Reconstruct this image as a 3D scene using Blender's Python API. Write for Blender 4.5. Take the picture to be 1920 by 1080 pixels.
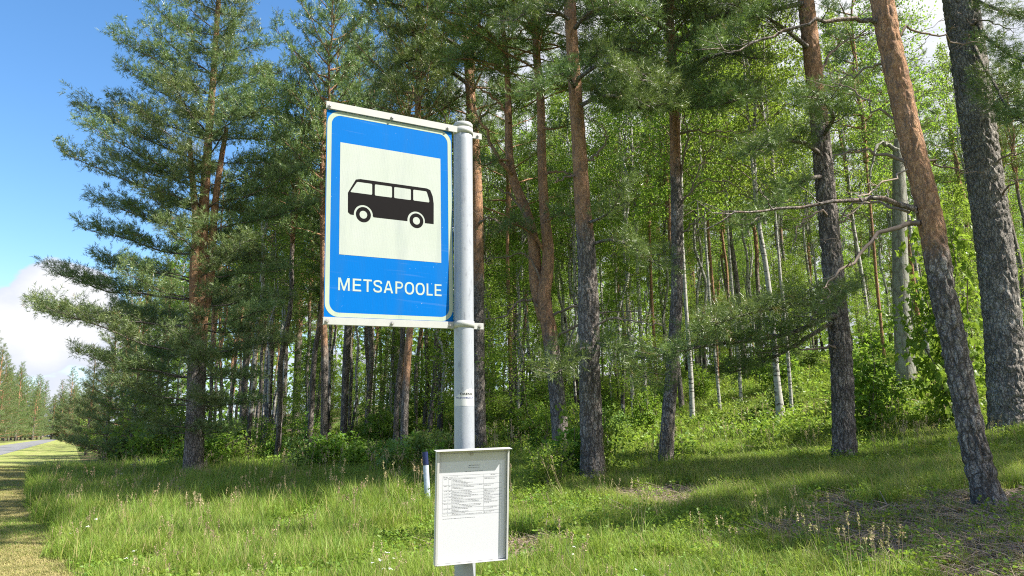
import bpy, math, random
import numpy as np
from mathutils import Vector, Matrix
for _o in list(bpy.data.objects): bpy.data.objects.remove(_o)
SC = bpy.context.scene
COL = SC.collection
rnd = random.Random(7)
rng = np.random.default_rng(7)
PI = math.pi

# ------------------------------------------------------------------ camera, sky, sun, exposure
F = 1387.0
PITCH = math.atan(277 / F)
R_ = np.array([1.0, 0, 0]); U_ = np.array([0, -math.sin(PITCH), math.cos(PITCH)]); W_ = np.array([0, math.cos(PITCH), math.sin(PITCH)])
def ray(px, py): return R_ * (px - 960) / F + U_ * (540 - py) / F + W_
CAM = np.array([0.0, 0.0, 1.6])
cd = bpy.data.cameras.new('camera'); cam = bpy.data.objects.new('camera', cd); COL.objects.link(cam)
cam.location = CAM; cam.rotation_euler = (PI / 2 + PITCH, 0, 0)
cd.sensor_width = 36.0; cd.lens = F / 1920 * 36.0; cd.clip_start = 0.05; cd.clip_end = 3000
SC.camera = cam
SUN_EL = math.radians(50); SUN_AZ = math.radians(103)          # azimuth clockwise from +Y: to the right, slightly behind the camera
SUN_DIR = Vector((math.sin(SUN_AZ) * math.cos(SUN_EL), math.cos(SUN_AZ) * math.cos(SUN_EL), math.sin(SUN_EL)))
sd = bpy.data.lights.new('sun', 'SUN'); sd.energy = 5.0; sd.angle = math.radians(0.5); sd.color = (1.0, 0.94, 0.84)
sun = bpy.data.objects.new('sun', sd); COL.objects.link(sun)
sun.rotation_euler = SUN_DIR.to_track_quat('Z', 'Y').to_euler()
SC.view_settings.view_transform = 'Standard'; SC.view_settings.look = 'None'
SC.view_settings.exposure = 1.4; SC.view_settings.gamma = 1.0; SC.view_settings.use_curve_mapping = False
SC.render.engine = 'CYCLES'; SC.cycles.filter_width = 1.1; SC.cycles.use_denoising = False
SC.cycles.max_bounces = 6; SC.cycles.diffuse_bounces = 3; SC.cycles.glossy_bounces = 2
SC.cycles.transmission_bounces = 4; SC.cycles.transparent_max_bounces = 4
SC.cycles.caustics_reflective = False; SC.cycles.caustics_refractive = False

class NT:
    """small node-tree helper"""
    def __init__(s, tree): s.t = tree; s.n = tree.nodes; s.l = tree.links
    def new(s, typ, **kw):
        n = s.n.new(typ)
        for k, v in kw.items(): setattr(n, k, v)
        return n
    def link(s, a, b): s.l.new(a, b)
    def val(s, sock, v):
        if hasattr(v, 'links'): s.link(v, sock)
        elif isinstance(v, (tuple, list)) and len(v) == 3 and sock.type == 'RGBA': sock.default_value = (*v, 1)
        else: sock.default_value = v
    def math(s, op, a, b=None, c=None, clamp=False):
        n = s.new('ShaderNodeMath', operation=op); n.use_clamp = clamp
        for i, x in enumerate((a, b, c)):
            if x is not None: s.val(n.inputs[i], x)
        return n.outputs[0]
    def mix(s, f, a, b, mode='MIX'):
        n = s.new('ShaderNodeMix', data_type='RGBA', blend_type=mode)
        s.val(n.inputs[0], f); s.val(n.inputs[6], a); s.val(n.inputs[7], b)
        return n.outputs[2]
    def ramp(s, f, stops, interp='LINEAR'):
        n = s.new('ShaderNodeValToRGB'); n.color_ramp.interpolation = interp
        e = n.color_ramp.elements
        while len(e) < len(stops): e.new(0.5)
        for i, (p, c) in enumerate(stops):
            e[i].position = p; e[i].color = (*c, 1) if isinstance(c, tuple) else (c, c, c, 1)
        s.link(f, n.inputs[0]); return n.outputs[0]
    def noise(s, vec, scale, detail=3, rough=0.55, dist=0.0):
        n = s.new('ShaderNodeTexNoise'); n.inputs['Scale'].default_value = scale; n.inputs['Detail'].default_value = detail
        n.inputs['Roughness'].default_value = rough; n.inputs['Distortion'].default_value = dist
        if vec is not None: s.link(vec, n.inputs['Vector'])
        return n.outputs['Fac']
    def mapping(s, vec, scale=(1, 1, 1), loc=(0, 0, 0)):
        n = s.new('ShaderNodeMapping'); n.inputs['Scale'].default_value = scale; n.inputs['Location'].default_value = loc
        s.link(vec, n.inputs['Vector']); return n.outputs[0]
    def smooth(s, x, a, b):
        n = s.new('ShaderNodeMapRange', interpolation_type='SMOOTHSTEP'); s.val(n.inputs[0], x)
        n.inputs[1].default_value = a; n.inputs[2].default_value = b; return n.outputs[0]

world = bpy.data.worlds.new('World'); SC.world = world; world.use_nodes = True
w = NT(world.node_tree); w.n.clear()
sky = w.new('ShaderNodeTexSky', sky_type='NISHITA'); sky.sun_disc = False
sky.sun_elevation = SUN_EL; sky.sun_rotation = SUN_AZ; sky.air_density = 1.0; sky.dust_density = 0.6; sky.ozone_density = 1.6
hs = w.new('ShaderNodeHueSaturation'); hs.inputs['Saturation'].default_value = 1.25; hs.inputs['Value'].default_value = 1.0
w.link(sky.outputs[0], hs.inputs['Color'])
tc = w.new('ShaderNodeTexCoord'); sx = w.new('ShaderNodeSeparateXYZ'); w.link(tc.outputs['Generated'], sx.inputs[0])
X, Y_, Z = sx.outputs
nz = w.noise(w.mapping(tc.outputs['Generated'], (1, 1, 1.9), (0.3, 0.1, 0.0)), 4.2, 9, 0.55)
nz2 = w.noise(w.mapping(tc.outputs['Generated'], (1, 1, 1.6), (2.3, 1.1, 0.4)), 9.0, 6, 0.6)
# coverage: a bank of cumulus over the woods, and a low bank along the horizon
bank = w.smooth(X, -0.22, 0.12)
low = w.math('MULTIPLY', w.smooth(Z, 0.215, 0.12), w.smooth(Z, 0.02, 0.10))
horizon_pale = w.smooth(Z, 0.22, -0.02)
cov = w.math('MAXIMUM', w.math('MULTIPLY', bank, 0.22), w.math('MULTIPLY', low, 0.10))
def blob(px, py, ang, amp):
    d = ray(px, py); d = d / np.linalg.norm(d)
    v = w.new('ShaderNodeVectorMath', operation='DOT_PRODUCT'); nv = w.new('ShaderNodeVectorMath', operation='NORMALIZE'); w.link(tc.outputs['Generated'], nv.inputs[0]); w.link(nv.outputs[0], v.inputs[0]); v.inputs[1].default_value = tuple(d)
    return w.math('MULTIPLY', w.smooth(v.outputs['Value'], math.cos(math.radians(ang)), math.cos(math.radians(ang * 0.35))), amp)
cum = w.math('MAXIMUM', w.math('MAXIMUM', blob(120, 578, 4.2, 0.27), blob(20, 640, 4.5, 0.25)), w.math('MAXIMUM', blob(-200, 560, 6, 0.26), blob(90, 745, 2.5, 0.20)))
cov = w.math('MAXIMUM', cov, cum)
dens = w.math('ADD', w.math('ADD', w.math('MULTIPLY', nz, 0.75), w.math('MULTIPLY', nz2, 0.25)), cov)
mask = w.smooth(dens, 0.60, 0.65)
ccol = w.mix(w.smooth(dens, 0.62, 0.80), (3.1, 3.3, 3.8), (3.95, 4.0, 4.1))
skyc = w.mix(mask, w.mix(w.math('MULTIPLY', horizon_pale, 0.75), hs.outputs[0], (2.6, 3.2, 4.6)), ccol)
bg = w.new('ShaderNodeBackground'); bg.inputs['Strength'].default_value = 0.10; w.link(skyc, bg.inputs['Color'])
wo = w.new('ShaderNodeOutputWorld'); w.link(bg.outputs[0], wo.inputs[0])

# ------------------------------------------------------------------ view geometry used to survey positions from the photograph
R_ = np.array([1.0, 0, 0]); U_ = np.array([0, -math.sin(PITCH), math.cos(PITCH)]); W_ = np.array([0, math.cos(PITCH), math.sin(PITCH)])
def ray(px, py): return R_ * (px - 960) / F + U_ * (540 - py) / F + W_
def P(px, py, Y):
    d = ray(px, py); return CAM + d * (Y / d[1])
def metres(wpx, p): return wpx / F * float((np.asarray(p) - CAM) @ W_)
# road runs along DR; NR points away from it to the woods
DR = np.array([-0.504, 0.864]); NR = np.array([0.864, 0.504])
_hp = [-400, -40, -12, -5, 0, 3, 8, 12, 15, 17.5, 21, 25, 32, 42, 60, 400]
_hz = [-0.6, -0.3, -0.05, 0.0, 0.0, 0.18, 0.72, 1.0, 1.4, 1.85, 2.9, 4.0, 5.4, 6.3, 6.8, 8.0]
def vnoise(x, y, seed=0):
    x = np.asarray(x, float); y = np.asarray(y, float)
    xi = np.floor(x).astype(np.int64); yi = np.floor(y).astype(np.int64); fx = x - xi; fy = y - yi
    fx = fx * fx * (3 - 2 * fx); fy = fy * fy * (3 - 2 * fy)
    def h(a, b):
        n = (a * 374761393 + b * 668265263 + seed * 1442695041) & 0x7fffffff
        n = ((n ^ (n >> 13)) * 1274126177) & 0x7fffffff
        return ((n ^ (n >> 16)) & 0xffff) / 65535.0
    return (h(xi, yi) * (1 - fx) + h(xi + 1, yi) * fx) * (1 - fy) + (h(xi, yi + 1) * (1 - fx) + h(xi + 1, yi + 1) * fx) * fy
def hgt(x, y):
    x = np.asarray(x, float); y = np.asarray(y, float)
    p = x * NR[0] + y * NR[1]
    z = np.interp(p, _hp, _hz)
    # soften the profile
    z = (z + np.interp(p - 1.2, _hp, _hz) + np.interp(p + 1.2, _hp, _hz)) / 3
    k = np.clip((p - 0.5) / 4, 0, 1)
    z = z + k * ((vnoise(x / 2.3, y / 2.3, 1) - 0.5) * 0.16 + (vnoise(x / 0.7, y / 0.7, 2) - 0.5) * 0.05)
    return z
def bare_f(x, y):
    b = np.exp(-(((x - 4.0) / 1.7) ** 2 + ((y - 8.2) / 1.0) ** 2)) * 1.1 + np.exp(-(((x - 6.6) / 1.6) ** 2 + ((y - 9.0) / 0.9) ** 2)) * 1.1 + np.exp(-(((x - 4.2) / 1.6) ** 2 + ((y - 6.5) / 1.0) ** 2)) * 0.8 + np.exp(-(((x - 0.5) / 0.7) ** 2 + ((y - 9.4) / 0.8) ** 2)) * 0.6 + np.exp(-(((x - 2.6) / 1.0) ** 2 + ((y - 12.0) / 0.9) ** 2)) * 0.7
    return b + (vnoise(x / 1.1, y / 1.1, 21) - 0.5) * 0.7 + (vnoise(x / 0.4, y / 0.4, 22) - 0.5) * 0.45
def on_ground(px, py, dmax=90):
    d = ray(px, py); d = d / d[1]
    for Y in np.arange(5, dmax, 0.1):
        q = CAM + d * Y
        if q[2] < float(hgt(q[0], q[1])): return q
    q = CAM + d * dmax; q[2] = float(hgt(q[0], q[1])); return q

# ------------------------------------------------------------------ mesh helpers
class Geo:
    def __init__(s): s.V = []; s.T = []; s.M = []; s.A = []; s.S = []; s.n = 0
    def add(s, V, T, mat=0, attr=None, smooth=False):
        V = np.asarray(V, float).reshape(-1, 3); T = np.asarray(T, np.int64).reshape(-1, 3)
        s.V.append(V); s.T.append(T + s.n); s.M.append(np.full(len(T), mat)); s.S.append(np.full(len(T), smooth))
        s.A.append(np.full(len(V), 0.0) if attr is None else np.broadcast_to(np.asarray(attr, float), (len(V),)).copy())
        s.n += len(V)
    def quads(s, V, Q, mat=0, attr=None, smooth=False):
        Q = np.asarray(Q, np.int64).reshape(-1, 4)
        s.add(V, np.concatenate([Q[:, [0, 1, 2]], Q[:, [0, 2, 3]]]), mat, attr, smooth)
    def mesh(s, name, mats):
        me = bpy.data.meshes.new(name)
        V = np.concatenate(s.V); T = np.concatenate(s.T); M = np.concatenate(s.M); S = np.concatenate(s.S); A = np.concatenate(s.A)
        me.vertices.add(len(V)); me.vertices.foreach_set('co', V.astype(np.float32).ravel())
        me.loops.add(len(T) * 3); me.loops.foreach_set('vertex_index', T.astype(np.int32).ravel())
        me.polygons.add(len(T)); me.polygons.foreach_set('loop_start', np.arange(0, len(T) * 3, 3, dtype=np.int32))
        me.polygons.foreach_set('material_index', M.astype(np.int32)); me.polygons.foreach_set('use_smooth', S.astype(bool))
        at = me.attributes.new('tint', 'FLOAT', 'POINT'); at.data.foreach_set('value', A.astype(np.float32))
        for m in mats: me.materials.append(m)
        me.update(calc_edges=True); return me
def link(name, data, parent=None, loc=None, **props):
    o = bpy.data.objects.new(name, data); COL.objects.link(o)
    if parent is not None: o.parent = parent
    if loc is not None: o.location = loc
    for k, v in props.items(): o[k] = v
    return o
def empty(name, loc, label, cat, group=None):
    o = link(name, None, None, tuple(float(v) for v in loc), label=label, category=cat); o.empty_display_size = 0.2
    if group: o['group'] = group
    return o
def copy_tree(o, parent=None):
    c = o.copy(); COL.objects.link(c)
    if parent is not None: c.parent = parent
    for ch in [k for k in bpy.data.objects if k.parent == o]: copy_tree(ch, c)
    return c
def tube(g, pts, rad, seg=6, mat=0, attr=None, cap=True, bump=None, smooth=True):
    """tapered tube along a polyline"""
    pts = np.asarray(pts, float); n = len(pts); rad = np.broadcast_to(np.asarray(rad, float), (n,))
    t = np.gradient(pts, axis=0); t /= np.linalg.norm(t, axis=1)[:, None] + 1e-9
    ref = np.array([1.0, 0, 0]) if abs(t[0][2]) > 0.7 else np.array([0, 0, 1.0])
    a = np.cross(t, ref); a /= np.linalg.norm(a, axis=1)[:, None] + 1e-9; b = np.cross(t, a)
    th = np.arange(seg) * 2 * PI / seg
    r = rad[:, None] * np.ones(seg)[None]
    if bump is not None: r = r + bump
    V = pts[:, None, :] + (a[:, None, :] * np.cos(th)[None, :, None] + b[:, None, :] * np.sin(th)[None, :, None]) * r[:, :, None]
    V = V.reshape(-1, 3); A = None if attr is None else np.repeat(np.broadcast_to(np.asarray(attr, float), (n,)), seg)
    i = np.arange(n - 1)[:, None] * seg; j = np.arange(seg)[None]; j2 = (j + 1) % seg
    Q = np.stack([i + j, i + j2, i + seg + j2, i + seg + j], -1).reshape(-1, 4)
    g.quads(V, Q[:, ::-1], mat, A, smooth)
    if cap and seg > 3:
        base = g.n - len(V)
        for k0, flip in ((0, False), ((n - 1) * seg, True)):
            T = [[k0, k0 + k, k0 + k + 1] for k in range(1, seg - 1)]
            T = np.array(T); T = T[:, ::-1] if flip else T
            g.T.append(T + base); g.M.append(np.full(len(T), mat)); g.S.append(np.full(len(T), False))
def box(g, c, ax, ay, az, sx, sy, sz, mat=0, bev=0.0):
    """box with optional chamfer, axes given"""
    c = np.asarray(c, float); ax, ay, az = (np.asarray(v, float) for v in (ax, ay, az))
    bm_pts = []
    if bev <= 0:
        for i in (-1, 1):
            for j in (-1, 1):
                for k in (-1, 1): bm_pts.append(c + ax * i * sx / 2 + ay * j * sy / 2 + az * k * sz / 2)
        Q = [[0, 1, 3, 2], [4, 6, 7, 5], [0, 4, 5, 1], [2, 3, 7, 6], [0, 2, 6, 4], [1, 5, 7, 3]]
        g.quads(bm_pts, Q, mat); return
    import bmesh
    bm = bmesh.new(); bmesh.ops.create_cube(bm, size=1.0)
    for v in bm.verts: v.co = Vector((v.co.x * sx, v.co.y * sy, v.co.z * sz))
    bmesh.ops.bevel(bm, geom=list(bm.edges), offset=bev, segments=2, affect='EDGES')
    bmesh.ops.triangulate(bm, faces=bm.faces)
    V = np.array([v.co[:] for v in bm.verts]); T = [[v.index for v in f.verts] for f in bm.faces]
    bm.free()
    g.add(c + V @ np.array([ax, ay, az]), T, mat)
def norm(v): v = np.asarray(v, float); return v / (np.linalg.norm(v, axis=-1, keepdims=True) + 1e-9)

# ------------------------------------------------------------------ materials
def principled(name, rough=0.6, spec=0.3):
    m = bpy.data.materials.new(name); m.use_nodes = True; t = NT(m.node_tree)
    b = t.n['Principled BSDF']; b.inputs['Roughness'].default_value = rough; b.inputs['Specular IOR Level'].default_value = spec
    return m, t, b
def flat(name, col, rough=0.5, spec=0.3, metal=0.0, var=0.08, scale=30):
    m, t, b = principled(name, rough, spec); b.inputs['Metallic'].default_value = metal
    c = t.new('ShaderNodeTexCoord'); n = t.noise(c.outputs['Object'], scale, 4)
    t.link(t.mix(n, tuple(x * (1 - var) for x in col), tuple(min(1, x * (1 + var)) for x in col)), b.inputs['Base Color'])
    return m
def leaf_mat(name, c1, c2, c3, trans=0.45, rough=0.5, patch=None, tintcol=None, spec=0.25, clump=2.2, cw=0.55):
    m = bpy.data.materials.new(name); m.use_nodes = True; t = NT(m.node_tree); t.n.clear()
    g = t.new('ShaderNodeNewGeometry'); oi = t.new('ShaderNodeObjectInfo')
    cl = t.smooth(t.noise(g.outputs['Position'], clump, 3, 0.6), 0.32, 0.68)
    col = t.ramp(t.math('ADD', t.math('MULTIPLY', g.outputs['Random Per Island'], 1 - cw), t.math('MULTIPLY', cl, cw)), [(0.0, tuple(x * 0.75 for x in c1)), (0.5, c2), (1.0, tuple(x * 1.12 for x in c3))])
    pn = t.noise(g.outputs['Position'], 0.9, 3)
    col = t.mix(t.smooth(pn, 0.4, 0.7), col, t.mix(0.55, col, patch or c3))
    hsn = t.new('ShaderNodeHueSaturation'); t.link(col, hsn.inputs['Color'])
    t.link(t.math('MULTIPLY_ADD', oi.outputs['Random'], 0.035, 0.482), hsn.inputs['Hue'])
    t.link(t.math('MULTIPLY_ADD', oi.outputs['Random'], 0.3, 0.85), hsn.inputs['Value'])
    col = hsn.outputs[0]
    if tintcol is not None:
        a = t.new('ShaderNodeAttribute', attribute_name='tint'); col = t.mix(a.outputs['Fac'], col, tintcol)
    p = t.new('ShaderNodeBsdfPrincipled'); p.inputs['Roughness'].default_value = rough; p.inputs['Specular IOR Level'].default_value = spec
    t.link(col, p.inputs['Base Color'])
    tr = t.new('ShaderNodeBsdfTranslucent')
    t.link(t.mix(0.5, col, (0.30, 0.42, 0.04), 'MIX'), tr.inputs['Color'])
    ms = t.new('ShaderNodeMixShader'); ms.inputs[0].default_value = trans
    t.link(p.outputs[0], ms.inputs[1]); t.link(tr.outputs[0], ms.inputs[2])
    o = t.new('ShaderNodeOutputMaterial'); t.link(ms.outputs[0], o.inputs[0]); return m
M = {}
M['needles'] = leaf_mat('pine_needles', (0.06, 0.115, 0.035), (0.12, 0.19, 0.055), (0.21, 0.27, 0.085), 0.2, 0.4, (0.17, 0.23, 0.07), (0.20, 0.13, 0.05), 0.4, 4.5, 0.7)
M['needles_blue'] = leaf_mat('blue_green_needles', (0.07, 0.13, 0.055), (0.13, 0.20, 0.075), (0.23, 0.28, 0.11), 0.2, 0.4, (0.17, 0.23, 0.08), (0.20, 0.13, 0.05), 0.4, 4.5, 0.7)
M['birch_leaf'] = leaf_mat('birch_leaves', (0.12, 0.22, 0.03), (0.19, 0.32, 0.04), (0.30, 0.42, 0.08), 0.55, 0.45)
M['maple_leaf'] = leaf_mat('maple_leaves', (0.08, 0.18, 0.025), (0.14, 0.28, 0.035), (0.23, 0.38, 0.05), 0.5, 0.4)
M['shrub_leaf'] = leaf_mat('shrub_leaves', (0.08, 0.16, 0.03), (0.15, 0.26, 0.04), (0.27, 0.38, 0.06), 0.5, 0.45)
M['pale_leaf'] = leaf_mat('pale_shrub_leaves', (0.10, 0.19, 0.05), (0.17, 0.28, 0.08), (0.25, 0.36, 0.12), 0.45, 0.4)
M['dead_leaf'] = leaf_mat('withered_leaves', (0.20, 0.08, 0.025), (0.30, 0.13, 0.04), (0.38, 0.20, 0.08), 0.3, 0.6)
M['grass'] = leaf_mat('grass_blades', (0.11, 0.20, 0.03), (0.19, 0.30, 0.045), (0.32, 0.40, 0.10), 0.45, 0.5, (0.27, 0.36, 0.06), (0.42, 0.34, 0.17))
M['grass_dry'] = leaf_mat('dry_grass_blades', (0.22, 0.25, 0.07), (0.38, 0.34, 0.14), (0.48, 0.40, 0.20), 0.35, 0.6, (0.34, 0.30, 0.12), (0.42, 0.34, 0.17))
M['straw'] = leaf_mat('straw_seedheads', (0.33, 0.26, 0.16), (0.42, 0.32, 0.20), (0.50, 0.40, 0.28), 0.35, 0.7)
M['petal'] = flat('white_petals', (0.8, 0.8, 0.76), 0.5)

def bark_mat(name, lo1, lo2, up1, up2, crack, scale=10.0, bump=0.85, white=False):
    m, t, b = principled(name, 0.85, 0.15)
    c = t.new('ShaderNodeTexCoord'); ob = c.outputs['Object']
    vm = t.new('ShaderNodeVectorMath', operation='MULTIPLY_ADD'); nn = t.new('ShaderNodeTexNoise'); nn.inputs['Scale'].default_value = 12; nn.inputs['Detail'].default_value = 4; nn.inputs['Roughness'].default_value = 0.65
    t.link(ob, nn.inputs['Vector']); t.link(nn.outputs['Color'], vm.inputs[0]); vm.inputs[1].default_value = (0.10, 0.10, 0.22); t.link(ob, vm.inputs[2])
    vo = t.new('ShaderNodeTexVoronoi', feature='DISTANCE_TO_EDGE'); vo.inputs['Scale'].default_value = scale * 1.5
    t.link(t.mapping(vm.outputs[0], (1, 1, 0.30)), vo.inputs['Vector'])
    vo2 = t.new('ShaderNodeTexVoronoi', feature='DISTANCE_TO_EDGE'); vo2.inputs['Scale'].default_value = scale * 3.6
    t.link(t.mapping(vm.outputs[0], (1, 1, 0.45)), vo2.inputs['Vector'])
    vc = t.new('ShaderNodeTexVoronoi', feature='F1'); vc.inputs['Scale'].default_value = scale * 3.0
    t.link(t.mapping(vm.outputs[0], (1, 1, 0.45)), vc.inputs['Vector'])
    fine = t.noise(t.mapping(ob, (1, 1, 0.22)), 60, 6, 0.7)
    big = t.noise(ob, 2.2, 4, 0.6)
    a = t.new('ShaderNodeAttribute', attribute_name='tint')
    up = t.smooth(t.math('ADD', a.outputs['Fac'], t.math('MULTIPLY_ADD', t.noise(t.mapping(ob, (1, 1, 0.5)), 7.0, 6, 0.72), 1.1, -0.55)), 0.28, 0.72)
    cellr = t.new('ShaderNodeSeparateColor'); t.link(vc.outputs['Color'], cellr.inputs[0])
    lowc = t.mix(t.math('MULTIPLY_ADD', cellr.outputs[0], 0.30, t.math('MULTIPLY_ADD', fine, 0.9, -0.15)), lo1, lo2)
    lowc = t.mix(t.smooth(big, 0.45, 0.7), lowc, tuple(x * 1.18 for x in lo2))
    ck = t.math('MULTIPLY', t.math('MAXIMUM', t.smooth(vo.outputs['Distance'], 0.17, 0.01), t.math('MULTIPLY', t.smooth(vo2.outputs['Distance'], 0.13, 0.0), 0.55)), t.smooth(fine, 0.25, 0.5))
    lowc = t.mix(t.math('MULTIPLY', ck, 0.82), lowc, crack)
    upc = t.mix(t.smooth(t.math('MULTIPLY_ADD', cellr.outputs[1], 0.5, t.math('MULTIPLY', fine, 0.8)), 0.3, 0.95), up1, up2)
    upc = t.mix(t.math('MULTIPLY', t.smooth(t.noise(t.mapping(ob, (1, 1, 0.4)), 9, 6, 0.8), 0.52, 0.60), 0.8), upc, (0.20, 0.145, 0.115))
    upc = t.mix(t.math('MULTIPLY', t.smooth(t.noise(t.mapping(ob, (1, 1, 0.5)), 14, 5, 0.75), 0.50, 0.62), 0.75), upc, tuple((x + y) / 2 for x, y in zip(lo1, up1)))
    upc = t.mix(t.math('MULTIPLY', t.smooth(vo2.outputs['Distance'], 0.08, 0.0), 0.45), upc, tuple(x * 0.45 for x in up1))
    t.link(t.mix(up, lowc, upc), b.inputs['Base Color'])
    h = t.math('ADD', t.math('MULTIPLY', t.math('MULTIPLY_ADD', ck, -1.0, 1.0), t.math('MULTIPLY_ADD', up, -0.35, 1.0)), t.math('MULTIPLY', fine, 0.8))
    bp = t.new('ShaderNodeBump'); bp.inputs['Strength'].default_value = bump; bp.inputs['Distance'].default_value = 0.03
    t.link(h, bp.inputs['Height']); t.link(bp.outputs[0], b.inputs['Normal']); return m
M['bark'] = bark_mat('pine_bark', (0.17, 0.148, 0.135), (0.44, 0.39, 0.35), (0.32, 0.17, 0.095), (0.56, 0.33, 0.19), (0.035, 0.028, 0.024))
M['bark_grey'] = bark_mat('rough_grey_bark', (0.18, 0.165, 0.15), (0.50, 0.465, 0.42), (0.25, 0.2, 0.17), (0.36, 0.3, 0.26), (0.05, 0.045, 0.04), 12, 0.75)
M['bark_smooth'] = bark_mat('smooth_grey_bark', (0.24, 0.25, 0.20), (0.33, 0.33, 0.29), (0.3, 0.3, 0.25), (0.38, 0.38, 0.33), (0.14, 0.13, 0.11), 4, 0.2)
M['twig'] = flat('dead_twig', (0.20, 0.16, 0.13), 0.9, 0.1, var=0.35, scale=9)
M['twig_pale'] = flat('weathered_branch', (0.34, 0.27, 0.22), 0.9, 0.1, var=0.3, scale=9)
def birch_mat():
    m, t, b = principled('birch_bark', 0.7, 0.2)
    c = t.new('ShaderNodeTexCoord'); ob = c.outputs['Object']
    a = t.new('ShaderNodeAttribute', attribute_name='tint')
    base = t.mix(t.noise(ob, 6, 3), (0.30, 0.29, 0.26), (0.48, 0.465, 0.43))
    lent = t.smooth(t.noise(t.mapping(ob, (3.5, 3.5, 16)), 1.6, 3, 0.6), 0.56, 0.62)
    patch = t.smooth(t.math('ADD', t.noise(t.mapping(ob, (5, 5, 2.2)), 1.0, 3, 0.6), t.math('MULTIPLY', a.outputs['Fac'], 0.28)), 0.60, 0.66)
    col = t.mix(t.math('MAXIMUM', lent, patch), base, (0.055, 0.048, 0.045))
    t.link(col, b.inputs['Base Color']); return m
M['birch'] = birch_mat()

def ground_mat():
    m, t, b = principled('woodland_ground', 0.95, 0.05)
    g = t.new('ShaderNodeNewGeometry'); pos = g.outputs['Position']
    litter = t.ramp(t.noise(pos, 38, 5, 0.7), [(0.3, (0.05, 0.032, 0.022)), (0.5, (0.14, 0.095, 0.065)), (0.62, (0.26, 0.185, 0.125)), (0.72, (0.36, 0.27, 0.19))])
    green = t.ramp(t.noise(pos, 26, 5, 0.7), [(0.3, (0.035, 0.065, 0.015)), (0.55, (0.09, 0.15, 0.03)), (0.75, (0.19, 0.24, 0.07))])
    mask = t.smooth(t.math('ADD', t.noise(pos, 0.55, 4, 0.6), t.math('MULTIPLY', t.noise(pos, 6, 4, 0.6), 0.35)), 0.60, 0.78)
    at = t.new('ShaderNodeAttribute', attribute_name='tint')
    t.link(t.mix(t.math('MAXIMUM', mask, at.outputs['Fac']), green, litter), b.inputs['Base Color'])
    bp = t.new('ShaderNodeBump'); bp.inputs['Strength'].default_value = 0.8; bp.inputs['Distance'].default_value = 0.03
    t.link(t.noise(pos, 45, 5, 0.7), bp.inputs['Height']); t.link(bp.outputs[0], b.inputs['Normal']); return m
def verge_mat():
    m, t, b = principled('mown_verge', 0.95, 0.05)
    g = t.new('ShaderNodeNewGeometry'); pos = g.outputs['Position']
    dry = t.ramp(t.noise(pos, 40, 5, 0.7), [(0.3, (0.22, 0.18, 0.09)), (0.5, (0.35, 0.30, 0.15)), (0.7, (0.48, 0.41, 0.23))])
    gre = t.ramp(t.noise(pos, 30, 5, 0.7), [(0.3, (0.10, 0.14, 0.03)), (0.6, (0.22, 0.27, 0.07)), (0.8, (0.32, 0.34, 0.12))])
    mask = t.smooth(t.math('ADD', t.noise(pos, 0.8, 4, 0.6), t.math('MULTIPLY', t.noise(pos, 7, 4, 0.6), 0.3)), 0.56, 0.88)
    t.link(t.mix(mask, gre, dry), b.inputs['Base Color'])
    bp = t.new('ShaderNodeBump'); bp.inputs['Strength'].default_value = 0.7; bp.inputs['Distance'].default_value = 0.02
    t.link(t.noise(pos, 60, 4, 0.7), bp.inputs['Height']); t.link(bp.outputs[0], b.inputs['Normal']); return m
def road_mat():
    m, t, b = principled('old_asphalt', 0.8, 0.3)
    g = t.new('ShaderNodeNewGeometry'); pos = g.outputs['Position']
    c = t.ramp(t.math('ADD', t.math('MULTIPLY', t.noise(pos, 60, 3), 0.5), t.math('MULTIPLY', t.noise(pos, 0.7, 4), 0.5)), [(0.35, (0.13, 0.13, 0.135)), (0.65, (0.20, 0.20, 0.205))])
    t.link(c, b.inputs['Base Color']); return m

# ------------------------------------------------------------------ ground, verge and road
def sheet(name, ps, qs, mat, dz=0.0, zf=None):
    pp, qq = np.meshgrid(ps, qs, indexing='ij')
    x = pp * NR[0] + qq * DR[0]; y = pp * NR[1] + qq * DR[1]
    z = hgt(x, y) + dz
    V = np.stack([x, y, z], -1).reshape(-1, 3); n = len(qs)
    i = np.arange(len(ps) - 1)[:, None] * n; j = np.arange(n - 1)[None]
    Q = np.stack([i + j, i + n + j, i + n + j + 1, i + j + 1], -1).reshape(-1, 4)
    g = Geo(); g.quads(V, Q, 0, np.clip((bare_f(V[:, 0], V[:, 1]) - 0.25) / 0.3, 0, 1), True)
    o = link(name, g.mesh(name, [mat]), kind='structure'); return o
def steps(a, b, fine_lo, fine_hi, fine, coarse_growth=1.25):
    out = list(np.arange(fine_lo, fine_hi, fine)); s = fine; v = out[-1]
    while v < b: s *= coarse_growth; v += s; out.append(v)
    s = fine; v = fine_lo; pre = []
    while v > a: s *= coarse_growth; v -= s; pre.append(v)
    return np.array(pre[::-1] + out)
sheet('ground', steps(-900, 1100, -6, 34, 0.22), steps(-300, 1600, -14, 34, 0.3), ground_mat())
sheet('mown_verge', np.linspace(-5.0, 0.6, 28), steps(-14, 420, -6, 40, 0.5, 1.1), verge_mat(), 0.012)
sheet('road', np.linspace(-10.2, -5.0, 10), steps(-14, 420, -6, 60, 1.0, 1.1), road_mat(), 0.024)
sheet('far_verge', np.linspace(-14.0, -10.2, 8), steps(-14, 420, -6, 60, 1.0, 1.1), verge_mat(), 0.012)

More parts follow.
